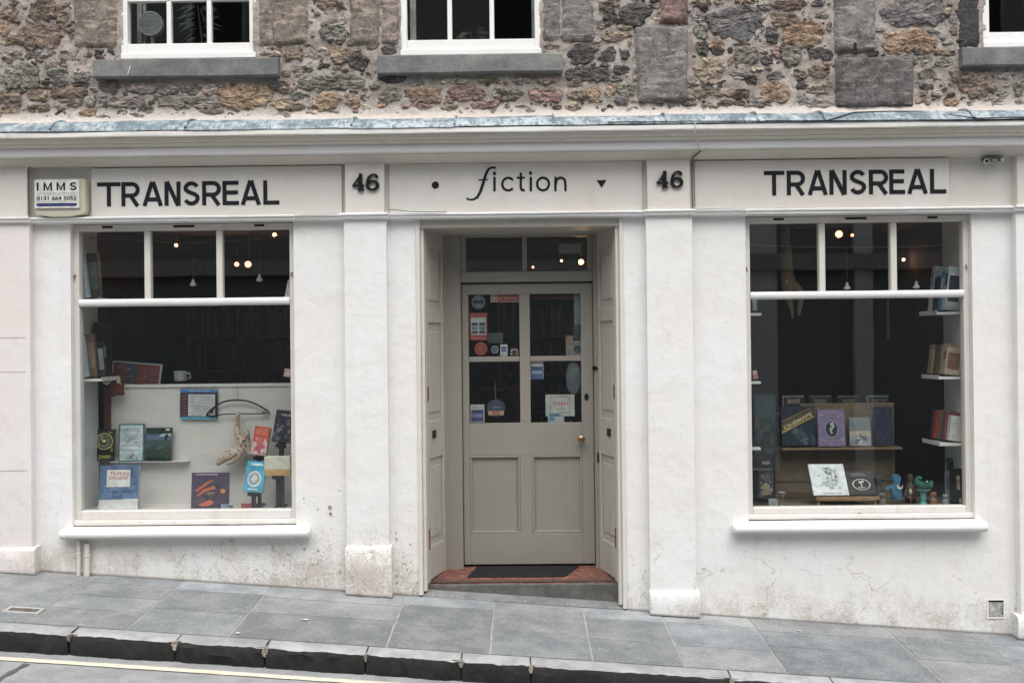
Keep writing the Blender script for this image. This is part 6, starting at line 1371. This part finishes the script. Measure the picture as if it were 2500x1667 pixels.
# security camera
Y = -.10; c1, c2, c3 = zp(Z6, 2115, 245, Y), zp(Z6, 2172, 236, Y), zp(Z6, 2218, 233, Y)
cv = thing('security_camera', 'dark security camera with two pale ringed lenses under the right cornice', 'camera', (c2[0], -.06, c2[1]))
m = MB(); m.box(c1[0]-.012, c3[0]+.012, -.085, -.03, c3[1]-.004, c3[1]+.026); m.build('body', mat((.10,.10,.095), .5), cv, bevel=.006)
m = MB(); m.lathe([(.018,0),(.018,.012),(.014,.014),(.012,.010),(.003,.009)], (c1[0], -.088, c1[1]), 'y', 18); m.build('lens_ring', mat((.6,.6,.58), .4), cv, smooth=True)
m = MB(); m.lathe([(.012,0),(.012,.003),(.002,.005)], (c1[0], -.098, c1[1]), 'y', 14); m.build('lens', M_black, cv, smooth=True)
m = MB(); m.lathe([(.0115,0),(.0115,.010),(.008,.012),(.007,.009),(.002,.008)], (c3[0], -.088, c3[1]), 'y', 16); m.build('sensor_ring', mat((.55,.55,.53), .4), cv, smooth=True)
m = MB(); m.box(c2[0]-.016, c2[0]+.016, -.090, -.084, c2[1]-.005, c2[1]+.004); m.build('indicator', mat((.5,.5,.48), .5), cv)
m = MB(); m.tube([(c2[0], -.05, c2[1]+.02), (c2[0], -.05, 3.10)], .010, 8); m.build('mount', mat((.10,.10,.095), .5), cv)
# pipes at the foot of the left wall
for k, (xx, zt, lab) in enumerate(((-3.135, .475, 'thin white overflow pipe left of its twin under the left sill'), (-3.075, .450, 'thicker white pipe stub with a rusty joint under the left sill'))):
    r_ = (.014, .019)[k]; zg = gz(xx, -.03); t = thing('pipe', lab, 'pipe', (xx, -.03, zg))
    m = MB(); m.tube([(xx, -.025, zt), (xx+.003, -.028, (zt+zg)/2), (xx, -.03, zg)], r_, 12); m.build('tube', M_frame, t, smooth=True)
    m = MB(); m.lathe([(r_+.001,-.006),(r_+.004,-.004),(r_+.004,.004),(r_+.001,.006)], (xx+.002, -.027, zg+(zt-zg)*.62), 'z', 12); m.build('collar', M_frame if k == 0 else M_rail, t, smooth=True)
    if k == 0: m = MB(); m.box(xx+.022, xx+.036, -.012, -.001, zg, zt+.01); m.build('side_batten', M_frame, t)  # slim strip in frame paint beside the thin pipe
# square vent hole at the right foot of the wall
(xa, zt), (xb, zb) = pt(2413, 1465, -.005), pt(2451, 1506, -.005)
vn = thing('wall_vent', 'small square vent recess set low in the right wall', 'vent', ((xa+xb)/2, 0, zb))
m = MB(); t = .009
m.box(xa-t, xb+t, -.006, -.0005, zb-t, zb); m.box(xa-t, xb+t, -.004, -.0005, zt, zt+t*.5); m.box(xa-t, xa, -.004, -.0005, zb, zt); m.box(xb, xb+t, -.004, -.0005, zb, zt); m.build('surround', M_white, vn)
m = MB(); m.box(xa, xb, -.0025, -.0005, zb, zt); m.build('grille', mat((.46,.45,.42), .95, grain=.3), vn)
m = MB(); m.box(xa, xb, -.0035, -.0025, zt-.012, zt); m.box(xb-.014, xb-.008, -.0035, -.0025, zb+.02, zb+.045); m.build('opening', M_dark, vn)
# old fixing marks on the left wall
for k, (x, y, r_, lab) in enumerate(((2104,100,.015,'round rusty plug in the wall left of the left pilaster'), (2108,140,.010,'small dark bolt hole just below the round plug'))):
    c_ = zp((0,1200,.38265), x, y, -.003); m = MB(); m.lathe([(r_,0),(r_*.9,.004),(r_*.3,.005)], (c_[0], -.0005, c_[1]), 'y', 14)
    tag(recenter(m.build('wall_plug', mat((.36,.31,.28), .9) if k == 0 else mat((.2,.17,.15), .9), smooth=True), (c_[0], 0, c_[1])), lab, 'plug')
# cables
def cable(label, pts, r, m_):
    m = MB(); m.tube(pts, r, 7); return tag(recenter(m.build('cable', m_, smooth=True), pts[0]), label, 'cable')
def zcp(reg, x, y, Y): a, b = zp(reg, x, y, Y); return (a, Y, b)
cable('black cable looping over the lead flashing at the right', [zcp(ZC,700,772,-.292), zcp(ZC,900,773,-.294), zcp(ZC,1100,770,-.293), zcp(ZC,1180,745,-.275), zcp(ZC,1270,718,-.20), zcp(ZC,1500,711,-.13), zcp(ZC,1720,712,-.15), zcp(ZC,1880,735,-.24), zcp(ZC,2060,757,-.293), zcp(ZC,2250,750,-.29), zcp(ZC,2420,752,-.29)], .0042, M_cable)
cable('thin black cable lying along the top of the white cornice lip', [zcp(ZC,-300,780,-.290), zcp(ZC,200,775,-.291), zcp(ZC,800,774,-.292), zcp(ZC,1500,768,-.292), zcp(ZC,2100,764,-.292), zcp(ZC,2420,760,-.291)], .0032, M_cable)
cable('thin white cable dropping down the cornice by the right number', [zcp(Z6,250,-8,-.288), zcp(Z6,256,35,-.290), zcp(Z6,258,75,-.262), zcp(Z6,264,115,-.215), zcp(Z6,272,140,-.188), zcp(Z6,296,170,-.175), zcp(Z6,292,180,-.155)], .0032, M_wcable)
cable('grey cable stub running from cornice to the right fascia corner', [zcp(Z6,292,180,-.155), zcp(Z6,262,205,-.105), zcp(Z6,236,228,-.074), zcp(Z6,232,300,-.062), zcp(Z6,236,520,-.062), zcp(Z6,240,545,-.078)], .0042, mat((.09,.08,.075), .7))
cable('loose white cable along the moulding left of the right window', [zcp(Z6,242,540,-.082), zcp(Z6,300,545,-.080), zcp(Z6,400,546,-.080), zcp(Z6,480,536,-.082), zcp(Z6,555,540,-.082), zcp(Z6,585,565,-.084), zcp(Z6,590,588,-.078), zcp(Z6,570,597,-.05)], .0036, M_wcable)
cable('white cable bent over the moulding right of the left window', [zcp(Z4,2150,570,-.078), zcp(Z4,2000,574,-.080), zcp(Z4,1900,574,-.082), zcp(Z4,1876,590,-.085), zcp(Z4,1872,625,-.078), zcp(Z4,1874,645,-.02)], .0036, M_wcable)
cable('grey cable bend at the far left end of the fascia', [zcp(Z4,188,590,-.060), zcp(Z4,184,450,-.062), zcp(Z4,184,300,-.062), zcp(Z4,200,262,-.07), zcp(Z4,225,240,-.09)], .0045, mat((.10,.09,.085), .7))
cable('thin grey cable resting along the moulding beneath the word fiction', [zcp(Z5,385,555,-.078), zcp(Z5,440,556,-.080), zcp(Z5,520,566,-.082), zcp(Z5,640,570,-.080), zcp(Z5,760,566,-.080)], .003, mat((.16,.15,.14), .7))
m = MB(); P_ = [zcp(ZA,825,398,-.05), zcp(ZA,830,425,-.07), zcp(ZA,822,450,-.075), zcp(ZA,815,480,-.075)]; m.tube(P_, .0028, 6); tag(recenter(m.build('string', M_wcable, smooth=True), P_[0]), 'short white string dangling below the upper left sash', 'string')
# utility cover in the pavement and scraps of litter
p0, p1, p2, p3 = groundpt(6,1497), groundpt(90,1480), groundpt(113,1484), groundpt(100,1503)
xa, xb, ya, yb = groundpt(10,1490).x, groundpt(106,1490).x, groundpt(50,1497).y, groundpt(50,1482).y
uc = thing('utility_cover', 'small rectangular metal cover in a pale frame set in the pavement at left', 'utility cover', ((xa+xb)/2, (ya+yb)/2, gz((xa+xb)/2, (ya+yb)/2)))
def gq(m, a, b, c, d, h): m.add([(a,c,gz(a,c)+h),(b,c,gz(b,c)+h),(b,d,gz(b,d)+h),(a,d,gz(a,d)+h),(a,c,gz(a,c)-.01),(b,c,gz(b,c)-.01),(b,d,gz(b,d)-.01),(a,d,gz(a,d)-.01)], [(0,1,2,3),(0,4,5,1),(1,5,6,2),(2,6,7,3),(3,7,4,0)])
t = .022; m = MB(); gq(m, xa, xb, ya, ya+t, .006); gq(m, xa, xb, yb-t, yb, .006); gq(m, xa, xa+t, ya+t, yb-t, .006); gq(m, xb-t, xb, ya+t, yb-t, .006); m.build('frame', mat((.46,.46,.44), .7), uc)
m = MB(); gq(m, xa+t, xb-t, ya+t, yb-t, .0045); m.build('lid', mat((.16,.14,.125), .6, .2, .3), uc)
for k, (x, y, s_, lab) in enumerate(((745,1514,.022,'white paper scrap on the pavement below the left pilaster'), (1951,1541,.02,'white paper scrap by the wall under the right window'), (1270,1449,.016,'tiny white scrap beside the doorstep'), (195,1527,.016,'pale flattened litter near the left kerb'), (580,1547,.02,'pale chewing gum patch near the kerb joint'))):
    p_ = groundpt(x, y); m = MB(); rr = random.Random(k); n = 7
    m.add([(p_.x+s_*cos(2*pi*i/n)*rr.uniform(.6,1.1), p_.y+s_*.7*sin(2*pi*i/n)*rr.uniform(.6,1.1), gz(p_.x, p_.y)+.006+rr.uniform(0,.004)) for i in range(n)]+[(p_.x, p_.y, gz(p_.x, p_.y)+.003)], [(i, (i+1)%n, n) for i in range(n)])
    tag(recenter(m.build('litter', mat((.72,.73,.72), .7)), (p_.x, p_.y, gz(p_.x, p_.y))), lab, 'litter')
# upstairs: round fan and plant behind the left sash
c_ = zp(ZA, 963, 155, .16); fn = thing('fan', 'round white slotted fan standing behind the upper left sash', 'fan', (c_[0], .18, WZ))
R_ = .088; m = MB(); m.ring(c_[0], c_[1], R_-.009, R_, .145, .185, n=36); m.build('rim', mat((.38,.40,.38), .5), fn)
m = MB(); m.lathe([(R_*.97,0),(R_*.97,.004)], (c_[0], .185, c_[1]), 'y', 30); m.build('back_disc', mat((.045,.05,.048), .6), fn)
for k in range(-8, 9):
    z = c_[1]+k*.0095; hw = sqrt(max(0, (R_-.006)**2-(k*.0095)**2))
    m = MB(); m.box(c_[0]-hw, c_[0]+hw, .150, .158, z-.0032, z+.0032); m.build('slat', mat((.34,.35,.33), .5), fn)
m = MB(); m.tube([(c_[0], .19, c_[1]-R_), (c_[0], .2, WZ-.06)], .014, 10); m.build('stand', mat((.3,.31,.3), .5), fn)
def houseplant(label, cx_, Y, z, h, n, seed):
    t = thing('houseplant', label, 'plant', (cx_, Y, z)); rr = random.Random(seed); m = MB(); s_ = MB(); s_.tube([(cx_, Y, z), (cx_+.02, Y, z+h*.5), (cx_-.01, Y, z+h)], [.008,.006,.003], 7)
    for i in range(n):
        zz = z+h*rr.uniform(.25, 1.0); a = rr.uniform(0, 2*pi); L = rr.uniform(.08, .17); d = Vector((cos(a), sin(a)*.6, rr.uniform(-.5, .4))).normalized(); sd_ = Vector((-d.z, 0, d.x)); p_ = Vector((cx_+d.x*.03, Y+d.y*.03, zz)); w = rr.uniform(.008, .015)
        m.add([p_, p_+d*L*.4+sd_*w, p_+d*L+Vector((0,0,-.03)), p_+d*L*.4-sd_*w], [(0,1,2,3)])
    s_.build('stem', mat((.10,.08,.05), .8), t, smooth=True); m.build('foliage', mat((.055,.085,.05), .5, 0, .3), t, kind='stuff')
    m = MB(); m.lathe([(.05,-.12),(.07,0),(.06,0)], (cx_, Y, z), 'z', 14); m.build('pot', mat((.2,.09,.05), .7), t, smooth=True)
houseplant('leafy green houseplant behind the middle pane of the upper left sash', zp(ZA,1270,100,.5)[0], .5, WZ, .55, 70, 3)
houseplant('dark houseplant behind the middle pane of the upper middle sash', zp(ZB,920,100,.6)[0], .6, WZ-.05, .4, 45, 5)
m = MB(); xa = zp(ZB, 545, 100, .14)[0]; m.box(xa-.022, xa+.02, .14, .16, WZ-.05, ZT); tag(recenter(m.build('window_blind', mat((.50,.50,.44), .6)), (xa, .15, WZ)), 'narrow pale blind edge behind the upper middle sash', 'blind')
m = MB(); xa = zp(ZB, 1308, 100, .14)[0]; m.box(xa-.008, xa+.02, .14, .16, WZ-.05, ZT); tag(recenter(m.build('window_blind', mat((.45,.45,.47), .6)), (xa, .15, WZ)), 'lilac grey strip at the right of the upper middle sash', 'blind')
m = MB(); xa = zp(ZA, 905, 100, .22)[0]; m.box(xa-.035, xa+.0, .22, .24, WZ-.05, ZT); m.box(xa+.012, xa+.028, .215, .235, WZ-.05, ZT); tag(recenter(m.build('window_blind', mat((.42,.44,.42), .6)), (xa, .22, WZ)), 'pale blind strips beside the round fan upstairs', 'blind')
